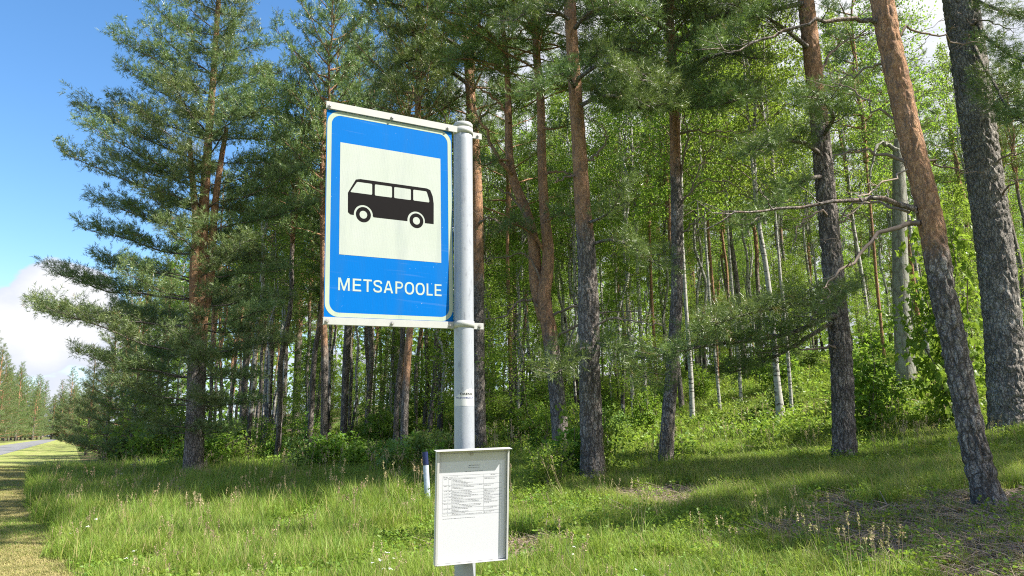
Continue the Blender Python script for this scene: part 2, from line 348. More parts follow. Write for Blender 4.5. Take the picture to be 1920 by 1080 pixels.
# ------------------------------------------------------------------ bus stop sign
So = np.array([-0.531, 3.1501, 2.5436])
Sa = np.array([0.85137768, 0.52262248, 0.04496444]); Sb = np.array([-0.02254266, -0.04918705, 0.99853516]); Sn = np.array([0.52406859, -0.85114416, -0.03009546])
def SP(u, v, n): return So + Sa * u / 1000 + Sb * v / 1000 + Sn * n / 1000
def sheeting(name, c1, c2, streak=0.0):
    """retroreflective sheeting: fine honeycomb weave over a printed colour"""
    m, t, b = principled(name, 0.55, 0.05)
    c = t.new('ShaderNodeTexCoord'); ob = c.outputs['Object']
    vo = t.new('ShaderNodeTexVoronoi', feature='DISTANCE_TO_EDGE'); vo.inputs['Scale'].default_value = 260; vo.inputs['Randomness'].default_value = 0.1
    t.link(ob, vo.inputs['Vector'])
    col = t.mix(t.noise(ob, 9, 4, 0.6), c1, c2)
    col = t.mix(t.math('MULTIPLY', t.smooth(vo.outputs['Distance'], 0.0, 0.25), -0.3), col, (1, 1, 1)) if False else t.mix(t.math('MULTIPLY', t.smooth(vo.outputs['Distance'], 0.22, 0.0), 0.10), col, (0.0, 0.0, 0.0))
    st_ = t.math('MULTIPLY', t.smooth(t.noise(t.mapping(ob, (14, 14, 1.1)), 1.0, 4, 0.65), 0.45, 0.75), 0.16)
    col = t.mix(st_, col, (0.05, 0.10, 0.16))
    col = t.mix(t.math('MULTIPLY', t.smooth(t.noise(t.mapping(ob, (3, 3, 60)), 1.0, 3, 0.6), 0.62, 0.72), 0.035), col, (0.5, 0.55, 0.55))
    sp = t.smooth(t.noise(ob, 90, 2, 0.5), 0.74, 0.78)
    col = t.mix(t.math('MULTIPLY', sp, 0.5), col, (0.4, 0.5, 0.5))
    t.link(col, b.inputs['Base Color']); return m
M['blue'] = sheeting('blue_reflective_sheeting', (0.0, 0.118, 0.43), (0.0, 0.135, 0.48))
M['cream'] = sheeting('pale_reflective_sheeting', (0.37, 0.42, 0.37), (0.42, 0.45, 0.44))
M['ringc'] = sheeting('pale_reflective_border', (0.36, 0.43, 0.33), (0.40, 0.46, 0.39))
M['textc'] = sheeting('pale_reflective_letters', (0.37, 0.46, 0.41), (0.42, 0.49, 0.44))
M['black'] = flat('black_print', (0.010, 0.009, 0.010), 0.6, 0.04, var=0.1)
M['paint'] = flat('grey_white_paint', (0.38, 0.39, 0.38), 0.5, 0.35, var=0.08, scale=40)
M['steel'] = flat('zinc_bolt', (0.42, 0.41, 0.40), 0.4, 0.5, 0.6)
M['boxpaint'] = flat('white_box_paint', (0.50, 0.50, 0.49), 0.45, 0.4, var=0.06, scale=25)
M['paper'] = flat('white_paper', (0.60, 0.61, 0.66), 0.7, 0.15, var=0.01)
M['ink'] = flat('grey_ink', (0.10, 0.10, 0.11), 0.8, 0.1)
M['sticker'] = flat('white_sticker', (0.5, 0.51, 0.52), 0.5, 0.3, var=0.05)
M['ink_blue'] = flat('blue_ink', (0.05, 0.07, 0.22), 0.6, 0.2)
def post_mat():
    m, t, b = principled('galvanised_post', 0.45, 0.4); b.inputs['Metallic'].default_value = 0.15
    c = t.new('ShaderNodeTexCoord'); ob = c.outputs['Object']
    n1 = t.noise(t.mapping(ob, (1, 1, 0.15)), 30, 5, 0.6); n2 = t.noise(ob, 70, 4, 0.6)
    col = t.mix(n1, (0.27, 0.295, 0.34), (0.38, 0.405, 0.45))
    col = t.mix(t.math('MULTIPLY', t.smooth(t.noise(t.mapping(ob, (1, 1, 0.3)), 55, 5, 0.7), 0.55, 0.68), 0.5), col, (0.15, 0.16, 0.19))
    col = t.mix(t.math('MULTIPLY', t.smooth(n2, 0.62, 0.70), 0.3), col, (0.45, 0.45, 0.46))
    t.link(col, b.inputs['Base Color'])
    bp = t.new('ShaderNodeBump'); bp.inputs['Strength'].default_value = 0.08; bp.inputs['Distance'].default_value = 0.004; t.link(n2, bp.inputs['Height']); t.link(bp.outputs[0], b.inputs['Normal'])
    return m
M['post'] = post_mat()

def local_mesh(name, geo, mats, parent, origin, kind=None):
    """geometry given in world coordinates, stored relative to the thing's base"""
    geo.V = [v - np.asarray(origin) for v in geo.V]
    return link(name, geo.mesh(name, mats), parent)
def poly2d(g, outline, n, mat=0, holes=(), depth=1.0, PT=SP):
    """flat printed or cut shape on the sign plane, given in mm, with a little thickness"""
    from mathutils.geometry import tessellate_polygon
    loops = [[Vector((u, v, 0)) for u, v in outline]] + [[Vector((u, v, 0)) for u, v in h] for h in holes]
    tris = tessellate_polygon(loops)
    flatp = [p for lp in loops for p in lp]
    g.add([PT(p.x, p.y, n) for p in flatp], [list(t) for t in tris], mat)
def rrect(x0, y0, x1, y1, r, k=8):
    out = []
    for cx, cy, a0 in ((x1 - r, y1 - r, 0), (x0 + r, y1 - r, 90), (x0 + r, y0 + r, 180), (x1 - r, y0 + r, 270)):
        for i in range(k + 1):
            a = math.radians(a0 + 90 * i / k); out.append((cx + r * math.cos(a), cy + r * math.sin(a)))
    return out
def circ(cx, cy, r, k=32, a0=0, a1=360): return [(cx + r * math.cos(math.radians(a0 + (a1 - a0) * i / k)), cy + r * math.sin(math.radians(a0 + (a1 - a0) * i / k))) for i in range(k if a1 - a0 == 360 else k + 1)]
def roundpoly(pts, r, k=4):
    out = []; n = len(pts)
    for i in range(n):
        p = np.array(pts[i], float); a = np.array(pts[i - 1], float); b = np.array(pts[(i + 1) % n], float)
        da, db = a - p, b - p; la, lb = np.linalg.norm(da), np.linalg.norm(db); rr = min(r, la / 2.1, lb / 2.1)
        s, e = p + da / la * rr, p + db / lb * rr
        for t in np.linspace(0, 1, k + 1): out.append(tuple((1 - t) ** 2 * s + 2 * t * (1 - t) * p + t * t * e))
    return out
def text_shape(body, height, width=None, space=1.0, extrude=0.0, bold=0.0):
    """vertices and triangles of a line of text, cap height and total width as given, starting at the origin"""
    cu = bpy.data.curves.new('lettering', 'FONT'); cu.body = body; cu.space_character = space; cu.offset = bold; cu.resolution_u = 3
    ob = bpy.data.objects.new('lettering', cu); COL.objects.link(ob)
    dg = bpy.context.evaluated_depsgraph_get(); me = bpy.data.meshes.new_from_object(ob.evaluated_get(dg))
    me.calc_loop_triangles()
    V = np.array([v.co[:] for v in me.vertices]); T = np.array([t.vertices[:] for t in me.loop_triangles])
    bpy.data.objects.remove(ob); bpy.data.meshes.remove(me); bpy.data.curves.remove(cu)
    V = V - [V[:, 0].min(), 0, 0]
    H = 0.729 if bold == 0 else 0.729 + bold * 2
    sy = height / H; sx = sy if width is None else width / V[:, 0].max()
    return V * [sx, sy, 1], T

ptop = P(868, 236, 3.335); pbot = P(871.5, 1000, 3.335)
PR = metres(36, P(869, 420, 3.335)) / 2
pdir = (ptop - pbot) / (ptop[2] - pbot[2])
def post_c(z): return pbot + pdir * (z - pbot[2])
sign = empty('bus_stop_sign', post_c(0.0), 'tall blue bus stop sign with black bus pictogram reading METSAPOOLE on a grey steel post', 'bus stop sign')
OB = np.array(sign.location)
g = Geo(); zs = np.concatenate([[-0.3], np.linspace(0.0, 2.98, 30), [ptop[2] - 0.006, ptop[2] - 0.001]])
tube(g, [post_c(z) for z in zs], [PR] * (len(zs) - 1) + [PR - 0.006], 48)
post = local_mesh('post', g, [M['post']], sign, OB)
g = Geo(); zt = ptop[2]
tube(g, [post_c(zt - 0.020), post_c(zt + 0.002), post_c(zt + 0.008)], [PR + 0.0016, PR + 0.0016, PR - 0.003], 48); local_mesh('post_cap', g, [M['paint']], sign, OB)
g = Geo(); out = rrect(-300, -450, 300, 450, 6)
poly2d(g, out, 0.0)
poly2d(g, out[::-1], -2.5, 1)
n_ = len(out); V = [SP(u, v, 0.0) for u, v in out] + [SP(u, v, -2.5) for u, v in out]
g.quads(V, [[i, (i + 1) % n_, (i + 1) % n_ + n_, i + n_] for i in range(n_)], 1)
panel = local_mesh('sign_panel', g, [M['blue'], M['paint']], sign, OB)
g = Geo(); poly2d(g, rrect(-297, -448, 297, 448, 58), 0.5, 0, [rrect(-278, -430, 278, 430, 42)]); local_mesh('border', g, [M['ringc']], panel, (OB)).location = (0, 0, 0)
g = Geo(); poly2d(g, [(-239, -182), (240, -182), (240, 311), (-239, 311)], 0.5); local_mesh('white_field', g, [M['cream']], panel, OB)
body = [(-203, 91), (-168, 154), (-148, 159), (170, 159), (187, 153), (199, 126), (204, 91), (203, -5), (159, -5)]
body += circ(116.5, 1, 43, 20, 0, 180)[1:-1] + [(73.5, -5), (-86, -5), (-90, 1)]
body += circ(-132.5, 1, 43, 20, 0, 180)[1:-1] + [(-176, -5), (-192, -4), (-202, 5)]
wins = [[(-193, 95), (-162, 145), (-93, 145), (-93, 95)], [(-81, 145), (0, 145), (0, 94), (-81, 94)], [(10, 145), (91, 145), (91, 94), (10, 94)], [(102, 145), (169, 145), (182, 105), (182, 94), (102, 94)]]
g = Geo(); poly2d(g, body, 0.9, 0, [roundpoly(q, 6) for q in wins])
for cx in (-132.5, 117.5): poly2d(g, circ(cx, 1.5, 34), 0.9, 0, [circ(cx, 1.5, 17.5)])
local_mesh('bus_pictogram', g, [M['black']], panel, OB)
def sup(cx, cy, rx, ry, k=36, e=2.35):
    return [(cx + rx * abs(math.cos(a)) ** (2 / e) * (1 if math.cos(a) >= 0 else -1), cy + ry * abs(math.sin(a)) ** (2 / e) * (1 if math.sin(a) >= 0 else -1)) for a in (2 * PI * i / k for i in range(k))]
def letter(g, ch, x, w, H, s, n):
    """one capital of the stop name, w wide and H high, with stroke s"""
    pl = lambda o, h=(): poly2d(g, [(x + a, -335.5 + b) for a, b in o], n, 0, [[(x + a, -335.5 + b) for a, b in q] for q in h])
    if ch == 'E': pl([(0, 0), (w, 0), (w, s * .9), (s, s * .9), (s, H / 2 - s * .42), (w * .93, H / 2 - s * .42), (w * .93, H / 2 + s * .45), (s, H / 2 + s * .45), (s, H - s * .9), (w, H - s * .9), (w, H), (0, H)])
    if ch == 'L': pl([(0, 0), (w, 0), (w, s * .9), (s, s * .9), (s, H), (0, H)])
    if ch == 'T': c = w / 2; pl([(c - s / 2, 0), (c + s / 2, 0), (c + s / 2, H - s * .9), (w, H - s * .9), (w, H), (0, H), (0, H - s * .9), (c - s / 2, H - s * .9)])
    if ch == 'M': c = w / 2; d = s * .95; pl([(0, 0), (d, 0), (d, H * .74), (c - d * .42, 0), (c + d * .42, 0), (w - d, H * .74), (w - d, 0), (w, 0), (w, H), (w - d * 1.35, H), (c, H * .24), (d * 1.35, H), (0, H)])
    if ch == 'A': c = w / 2; pl([(0, 0), (s * 1.05, 0), (s * 1.05 + w * .085, H * .23), (w - s * 1.05 - w * .085, H * .23), (w - s * 1.05, 0), (w, 0), (c + s * .62, H), (c - s * .62, H)], [[(w * .5 - w * .2, H * .39), (w * .5 + w * .2, H * .39), (c, H * .83)]])
    if ch == 'O': pl(sup(w / 2, H / 2, w / 2, H / 2 * 1.03), [sup(w / 2, H / 2, w / 2 - s, H / 2 * 1.03 - s * .92)])
    if ch == 'P':
        yb = H * .42; r = (H - yb) / 2; xr = w - r
        arc_ = lambda rr, xx, k=12: [(xx + rr * math.cos(a) * 1.0, yb + r + rr * math.sin(a)) for a in (math.radians(-90 + 180 * i / k) for i in range(k + 1))]
        pl([(0, 0), (s, 0), (s, yb)] + arc_(r, xr) + [(0, H)], [[(s, yb + s * .9), ] + arc_(r - s * .9, xr) + [(s, H - s * .9)]])
    if ch == 'S':
        r = H * .27; c = w / 2; k = 30; ctrl = [(w * .93, H * .72), (w * .84, H * .87), (c, H - s * .45), (w * .16, H * .86), (w * .11, H * .71), (w * .24, H * .575), (c, H * .515), (w * .80, H * .43), (w * .90, H * .28), (w * .82, H * .125), (c, s * .42), (w * .15, H * .13), (w * .06, H * .30)]
        q = spline(np.array(ctrl), 40); tg = norm(np.gradient(q, axis=0)); nn_ = np.stack([-tg[:, 1], tg[:, 0]], 1)
        a_ = q + nn_ * s * .47; b_ = q - nn_ * s * .47; g.quads([SP(x + u, -335.5 + v, n) for u, v in np.vstack([a_, b_])], [[i, i + 1, i + 41, i + 40] for i in range(39)])
def spline(pts, n):
    pts = np.asarray(pts, float); s = np.linspace(0, 1, n)
    u = s * (len(pts) - 1); i = np.clip(u.astype(int), 0, len(pts) - 2); f = (u - i)[:, None]
    ext = np.vstack([2 * pts[0] - pts[1], pts, 2 * pts[-1] - pts[-2]])
    p0, p1, p2, p3 = ext[i], ext[i + 1], ext[i + 2], ext[i + 3]
    return 0.5 * ((2 * p1) + (-p0 + p2) * f + (2 * p0 - 5 * p1 + 4 * p2 - p3) * f ** 2 + (-p0 + 3 * p1 - 3 * p2 + p3) * f ** 3)
g = Geo()
for ch, x0, x1 in zip('METSAPOOLE', (115, 318, 468, 615, 765, 940, 1080, 1248, 1420, 1548), (275, 438, 592, 740, 905, 1055, 1225, 1390, 1515, 1658)):
    fx = lambda v: -241 + (v - 115) / 1543 * 481; letter(g, ch, fx(x0), fx(x1) - fx(x0), 54, 8.3, 0.6)
local_mesh('lettering', g, [M['textc']], panel, OB)
def bolt(u, v, n, parent, PT=SP, r=6.5, nrm=None, o=OB):
    g = Geo(); c0, c1, c2 = PT(u, v, n), PT(u, v, n + 1.6), PT(u, v, n + 8)
    tube(g, [c0, c1], [r * 1.45 / 1000] * 2, 18); tube(g, [PT(u, v, n + 1.7), PT(u, v, n + 6), c2], [r / 1000, r / 1000, r * 0.75 / 1000], 6, smooth=False)
    return local_mesh('bolt', g, [M['steel']], parent, o)
for v0, v1, vb in ((450.5, 483, 463), (-482, -450.5, -468)):
    g = Geo(); vm_ = (v0 + v1) / 2
    box(g, SP(0, vm_, 7), Sa, Sb, Sn, 0.612, (v1 - v0) / 1000, 0.004, 0, 0.001)
    box(g, SP(0, v1 - 1.6 if vm_ > 0 else v1 - 1.6, 1.0), Sa, Sb, Sn, 0.611, 0.003, 0.0078)
    box(g, SP(0, v0 + 1.6, -0.0), Sa, Sb, Sn, 0.611, 0.003, 0.0098) if vm_ < 0 else box(g, SP(0, v0 + 1.6, 3.2), Sa, Sb, Sn, 0.611, 0.003, 0.0035)
    box(g, SP(322, vm_, 6.2), Sa, Sb, Sn, 0.034, (v1 - v0 - 1) / 1000, 0.003, 0, 0.001)
    rail = local_mesh('rail', g, [M['paint']], sign, OB)
    for u in (-290, -3, 276): bolt(u, vb, 9.1, rail)
    # clamp band round the post and its ear
    g = Geo(); zc = SP(360, vm_, 0)[2]; hb = (v1 - v0) / 2000 - 0.001; c = post_c(zc)
    cb = post_c(zc - hb); ct = post_c(zc + hb)
    tube(g, [cb, ct], [PR + 0.003] * 2, 48)
    ear = norm(np.array([Sa[0], Sa[1], 0])); 
    box(g, c + ear * (PR + 0.026), Sa, Sb, Sn, 0.064, (v1 - v0 - 2) / 1000, 0.003, 0, 0.001)
    cl = local_mesh('clamp', g, [M['paint']], sign, OB)
    e0 = c + ear * (PR + 0.036) + Sn * 0.002
    bolt(0, 0, 0, cl, PT=lambda u, v, n, e0=e0: e0 + Sn * n / 1000)
# sticker remnant wrapped round the post
def cyl(s, z, off):  # s = metres along the circumference from the side facing the camera
    a = -PI / 2 + s / PR; c = post_c(z); return c + np.array([math.cos(a), math.sin(a), 0]) * (PR + off)
z0, z1 = P(870, 761, 3.29)[2], P(870, 743, 3.29)[2]; zt2 = P(870, 728, 3.29)[2]
g = Geo(); ns = 40; ss = np.linspace(-0.052, 0.062, ns)
top = [z1 + (zt2 - z1) * np.interp(s, [-0.052, -0.035, -0.02, -0.005, 0.012, 0.03, 0.062], [-0.05, 0.03, 0.28, 0.35, 0.85, 1.0, 0.9]) + (rnd.random() - 0.5) * 0.002 for s in ss]
V = [cyl(s, z0, 0.0006) for s in ss] + [cyl(s, t_, 0.0006) for s, t_ in zip(ss, top)]
g.quads(V, [[i, i + 1, i + 1 + ns, i + ns] for i in range(ns - 1)], 0, None, True)
st = local_mesh('sticker', g, [M['sticker']], post, OB)
for txt, hh, wd, s0, zz, mt, nm in (('DRESSE', 0.0105, 0.060, -0.014, P(870, 740.5, 3.29)[2], 'black', 'lettering'), ('m.postus.m', 0.0095, 0.088, -0.036, P(870, 747, 3.29)[2], 'ink_blue', 'lettering')):
    V, T = text_shape(txt, hh, wd, 1.0, bold=0.012)
    g = Geo(); g.add([cyl(s0 + a, zz + b, 0.0012) for a, b, _ in V], T); local_mesh(nm, g, [M[mt]], st, OB)

# ------------------------------------------------------------------ timetable case on the post
Bo = np.array([-0.162892, 3.1919305, 1.3123335]); Ba = norm([0.93923755, 0.34189575, 0.03066129]); Bb = norm([0.0134271, -0.12584533, 0.991959]); Bb = norm(Bb - Ba * (Ba @ Bb)); Bn = np.cross(Ba, Bb)
def BP(u, v, n): return Bo + Ba * u / 1000 + Bb * v / 1000 + Bn * n / 1000
case = empty('timetable_case', BP(0, -232, -10), 'white metal timetable case with a printed bus schedule fixed low on the sign post', 'notice case')
CB = np.array(case.location)
def cbox(name, u, v, n, su, sv, sn, mat, bev=0.0008, parent=case):
    g = Geo(); box(g, BP(u, v, n), Ba, Bb, Bn, su / 1000, sv / 1000, sn / 1000, 0, bev); return local_mesh(name, g, [M[mat]], parent, CB)
cbox('back_panel', 0, 0, -17, 314, 458, 3, 'boxpaint')
cbox('side_wall', -157, 0, -8.5, 3, 458, 20, 'boxpaint'); cbox('side_wall', 157, 0, -8.5, 3, 458, 20, 'boxpaint')
cbox('bottom_rim', 0, -229.5, -8.5, 311, 3, 20, 'boxpaint')
cbox('front_lip', -151, 0, 2.0, 9, 456, 1.2, 'boxpaint', 0.0003); cbox('front_lip', 153, 0, 2.0, 6, 456, 1.2, 'boxpaint', 0.0003)
cbox('rain_hood', 0, 232.5, -2.0, 330, 3, 40, 'boxpaint')
cbox('notice_board', -2, -3, -13.5, 306, 440, 2, 'boxpaint', 0.0003)
g = Geo(); bolt(-6, 214, -12.3, case, BP, 5.0, None, CB)
for v in (150, -150): cbox('mounting_bracket', -6, v, -50, 40, 24, 64, 'steel')
def BQ(u, v, n): return BP(u, v, n)
paper = None
g = Geo(); box(g, BP(-2, -21, -12.2), Ba, Bb, Bn, 0.288, 0.410, 0.0006); paper = local_mesh('timetable_sheet', g, [M['paper']], case, CB)
g = Geo(); N0 = -11.7
def bar(u0, v0, u1, v1, th=0.7):
    if abs(u1 - u0) > abs(v1 - v0): g.quads([BP(u0, v0 - th / 2, N0), BP(u1, v1 - th / 2, N0), BP(u1, v1 + th / 2, N0), BP(u0, v0 + th / 2, N0)], [[0, 1, 2, 3]])
    else: g.quads([BP(u0 - th / 2, v0, N0), BP(u0 + th / 2, v0, N0), BP(u1 + th / 2, v1, N0), BP(u1 - th / 2, v1, N0)], [[0, 1, 2, 3]])
yrow = [128, 117, 89, 68, 55, 43, 30, 17, -5, -22, -35]
for k, y in enumerate(yrow): bar(-127, y, 50, y, 0.5); bar(50, y, 131, y, 0.5)
for u in (-127, -104, -89, 50): bar(u, 128 if u in (-127, 50) else 117, u, -35, 0.5)
def words_line(u0, u1, v, h=1.9):
    u = u0
    while u < u1 - 3:
        L = rnd.uniform(4, 13); bar(u, v, min(u + L, u1), v, h * rnd.uniform(0.55, 0.8)); u += L + 1.6
words_line(-125, -107, 122); words_line(-100, -62, 122); words_line(80, 102, 124)
for k in range(1, len(yrow) - 1):
    y0_, y1_ = yrow[k], yrow[k + 1]; words_line(-122, -108, y0_ - 4); words_line(-101, -92, y0_ - 4)
    yy = y0_ - 4
    while yy > y1_ + 2: words_line(-86, rnd.uniform(-55, 46), yy); yy -= 5.2
    words_line(53, rnd.uniform(90, 125), y0_ - 3.4); words_line(53, rnd.uniform(70, 126), y0_ - 8.4)
words_line(-125, 14, -47); words_line(-32, 45, 142, 2.2); words_line(-20, 33, 157, 2.0)
V, T = text_shape('METSAPOOLE', 4.2, 47, 1.0, bold=0.01); g.add([BP(-17 + a, 164.5 + b, N0) for a, b, _ in V], T)
local_mesh('print', g, [M['ink']], paper, CB)

# ------------------------------------------------------------------ roadside marker post
mp = on_ground(802.5, 945); YM = mp[1]
mk = empty('marker_post', mp, 'short white roadside marker post with a dark blue top in the long grass', 'marker post')
pt = P(797, 847, YM) - mp; hgt_m = pt[2]; wm = metres(10.5, mp)
def strip(name, z0, z1, mat):
    g = Geo(); up = norm(pt); sd_ = norm(np.cross(up, [0, 1, 0])); th = np.linspace(PI * 0.08, PI * 0.92, 12)
    ring = [(-math.cos(a) * wm * 0.52, -math.sin(a) * 0.035) for a in th] + [(wm * 0.45, 0.02), (-wm * 0.45, 0.02)]
    vs = []; 
    for z in (z0, z1): vs += [up * z * hgt_m + sd_ * a * (1 if mat else 1) + np.array([0, b, 0]) for a, b in ring]
    n = len(ring); g.quads(vs, [[i, (i + 1) % n, (i + 1) % n + n, i + n] for i in range(n)])
    g.add(vs[n:], [[0, k, k + 1] for k in range(1, n - 1)]); g.add(vs[:n], [[0, k + 1, k] for k in range(1, n - 1)])
    return link(name, g.mesh(name, [mat]), mk)
strip('stake', -0.1, 0.74, flat('stained_white_plastic', (0.50, 0.55, 0.66), 0.6, 0.2, var=0.35, scale=18))
strip('reflector_band', 0.75, 1.0, flat('dark_blue_plastic', (0.02, 0.03, 0.10), 0.4, 0.3))

# ------------------------------------------------------------------ tree building
def wobble(pts, amp, r):
    pts = np.array(pts, float); n = len(pts); k = np.linspace(0, 1, n)
    ph = [r.random() * 6.28 for _ in range(6)]
    w_ = np.stack([np.sin(k * 7 + ph[0]) + 0.6 * np.sin(k * 17 + ph[1]), np.sin(k * 8 + ph[2]) + 0.6 * np.sin(k * 19 + ph[3]), 0.7 * np.sin(k * 9 + ph[4])], 1)
    return pts + w_ * amp * np.minimum(k * 3, 1)[:, None]
def spline(pts, n):
    pts = np.asarray(pts, float); t = np.linspace(0, 1, len(pts)); s = np.linspace(0, 1, n); out = np.zeros((n, pts.shape[1]))
    # Catmull-Rom
    u = s * (len(pts) - 1); i = np.clip(u.astype(int), 0, len(pts) - 2); f = (u - i)[:, None]
    ext = np.vstack([2 * pts[0] - pts[1], pts, 2 * pts[-1] - pts[-2]])
    p0, p1, p2, p3 = ext[i], ext[i + 1], ext[i + 2], ext[i + 3]
    return 0.5 * ((2 * p1) + (-p0 + p2) * f + (2 * p0 - 5 * p1 + 4 * p2 - p3) * f ** 2 + (-p0 + 3 * p1 - 3 * p2 + p3) * f ** 3)
def tufts(g, pos, dirs, size, n=14, width=0.006, mat=0, brown=0.03):
    """needle brushes: n needles fanned round each short shoot"""
    if len(pos) == 0: return
    pos = np.asarray(pos, float); d = norm(np.asarray(dirs, float)); m = len(pos)
    size = np.broadcast_to(np.asarray(size, float), (m,))
    ref = np.where(np.abs(d[:, 2:3]) > 0.8, [[1.0, 0, 0]], [[0, 0, 1.0]])
    a = norm(np.cross(d, ref)); b = np.cross(d, a)
    phi = rng.random((m, n)) * 2 * PI; s = (np.arange(n)[None] + rng.random((m, n))) / n
    opening = 0.55 + 0.5 * (1 - s) + 0.2 * rng.random((m, n))
    radial = a[:, None] * np.cos(phi)[..., None] + b[:, None] * np.sin(phi)[..., None]
    base = pos[:, None] + d[:, None] * (s * size[:, None] * 1.1)[..., None]
    nd = d[:, None] * np.cos(opening)[..., None] + radial * np.sin(opening)[..., None]
    L = size[:, None, None] * (0.55 + 0.25 * rng.random((m, n, 1)))
    tip = base + nd * L
    side = norm(np.cross(nd, radial + rng.normal(0, 0.7, radial.shape))) * (width * size[:, None, None] / 0.13)
    V = np.stack([base - side * 0.5, base + side * 0.5, tip], 2).reshape(-1, 3)
    T = np.arange(m * n * 3).reshape(-1, 3)
    br = np.repeat((rng.random(m) < brown) * 0.8, n * 3)
    g.add(V, T, mat, br)
class Branch:
    """accumulates wood and needle tufts"""
    def __init__(s): s.wood = Geo(); s.tp = []; s.td = []
def pine_branch(B, path, r0, fol=0.35, twig=0.9, spacing=0.16, tstep=0.10, r=rnd, dead=False, updir=0.35, seg=5, woodattr=0.0, flatness=0.25, clump=0.055):
    path = np.asarray(path, float); n = len(path)
    if dead:
        kk_ = rng.normal(0, 0.028, (n, 3)); kk_[0] = 0; path = path + kk_; r0 = r0 * 0.72
    L = np.linalg.norm(np.diff(path, axis=0), axis=1).sum()
    tube(B.wood, path, np.linspace(r0, max(0.004, r0 * 0.18), n), seg, 0, woodattr, cap=False)
    t = fol if not dead else 0.25; side = 1; ln = np.linspace(0, 1, n)
    while t < 1.0:
        p = np.array([np.interp(t, ln, path[:, k]) for k in range(3)])
        q = np.array([np.interp(min(1, t + 0.04), ln, path[:, k]) for k in range(3)]); tg = norm(q - p) if t < 0.97 else norm(path[-1] - path[-2])
        hz = norm(np.cross(tg, [0, 0, 1.0])) * side; side = -side
        k = (t - fol) / (1 - fol + 1e-6)
        ll = twig * (0.3 + 1.0 * r.random() ** 1.5) if dead else twig * (0.55 + 0.6 * r.random()) * (1.05 - 0.6 * t) * (0.6 + 0.4 * min(1, k * 4))
        dr = norm(tg * 0.75 + hz * (0.75 + 0.3 * r.random()) + np.array([0, 0, updir * 0.5 + flatness * (r.random() - 0.4)]))
        m = 5; tt = np.linspace(0, 1, m)[:, None]
        tw = p + dr * ll * tt + np.array([0, 0, 1.0]) * (tt ** 2) * ll * updir * 0.5
        tw[1:] += rng.normal(0, ll * 0.03, (m - 1, 3))
        tube(B.wood, tw, np.linspace(max(0.005, r0 * 0.28), 0.0025, m), 3, 0, 0.0, cap=False)
        if dead:
            for _ in range(2):
                s_ = tw[r.randrange(1, m)]; e = s_ + norm(dr + rng.normal(0, 0.6, 3)) * ll * 0.5
                tube(B.wood, [s_, (s_ + e) / 2 + rng.normal(0, 0.02, 3), e], [0.005, 0.004, 0.002], 3, 0, 0.0, cap=False)
        else:
            s = 0.25
            while s <= 1.0:
                c = np.array([np.interp(s, tt[:, 0], tw[:, kk]) for kk in range(3)])
                cc = c + rng.normal(0, 0.05, 3); dcl = norm(dr * 0.8 + rng.normal(0, 0.45, 3) + np.array([0, 0, updir]))
                for _ in range(9):
                    off = rng.normal(0, clump, 3); B.tp.append(cc + off); B.td.append(dcl * 0.8 + off / clump * 0.35 + rng.normal(0, 0.2, 3))
                s += tstep * 2.1 * r.uniform(0.7, 1.3) / ll
        t += spacing / L * (0.8 + 0.4 * r.random())
    if not dead:
        for _ in range(3): B.tp.append(path[-1] + rng.normal(0, 0.04, 3)); B.td.append(norm(path[-1] - path[-2]) + rng.normal(0, 0.3, 3) + np.array([0, 0, updir]))
def arc(p0, az, L, rise, curve, n=8, r=rnd):
    """branch axis: leaves at p0 towards azimuth az; rise = initial slope, curve = change of slope towards the tip"""
    t = np.linspace(0, 1, n); h = t * L; z = rise * h + curve * L * t ** 2
    v = np.stack([p0[0] + math.cos(az) * h, p0[1] + math.sin(az) * h, p0[2] + z], 1)
    return wobble(v, L * 0.018, r)
def trunk_geo(path, rad, up, seg=14, relief=0.0, flare=True, seed=0):
    """bark-relief trunk: path (n,3), radii (n), up = orange-bark amount (n)"""
    g = Geo(); path = np.asarray(path, float); n = len(path)
    bump = None
    if relief > 0:
        s = np.concatenate([[0], np.cumsum(np.linalg.norm(np.diff(path, axis=0), axis=1))])
        th = np.arange(seg) / seg
        per = max(6, int(2 * PI * rad.mean() / 0.055))
        TT, SS = np.meshgrid(th * per, s, indexing='xy')
        warp = vnoise(SS * 5, TT * 0.0 + 3.1, seed) * 1.2
        def wrapn(k, fs, sd_):
            u = TT * k + warp; P_ = int(round(per * k)); ui = u % P_
            a = vnoise(ui, SS * fs, sd_); b_ = vnoise(ui - P_, SS * fs, sd_); ww = np.clip((ui - (P_ - 1)), 0, 1)
            return a * (1 - ww) + b_ * ww
        a1 = wrapn(1, 6.0, seed + 1); a2 = wrapn(2, 14.0, seed + 2); a3 = wrapn(4, 30.0, seed + 3)
        ridge = 1 - np.abs(a1 - 0.5) * 4; ridge = np.clip(ridge, 0, 1)
        bump = relief * ((0.5 - ridge * 1.2) + (a2 - 0.5) * 0.9 + (a3 - 0.5) * 0.5) * (1 - 0.5 * np.asarray(up)[:, None])
    if flare:
        s = np.linalg.norm(path - path[0], axis=1); fl = np.exp(-s / 0.28) * rad[0]
        th = np.arange(seg) / seg * 2 * PI
        fb = fl[:, None] * (0.16 + 0.22 * np.clip(np.sin(th * 4 + seed), 0, 1)[None] + 0.12 * np.clip(np.sin(th * 7 + seed * 2), 0, 1)[None])
        bump = fb if bump is None else bump + fb
    tube(g, path, rad, seg, 0, up, bump=bump)
    return g
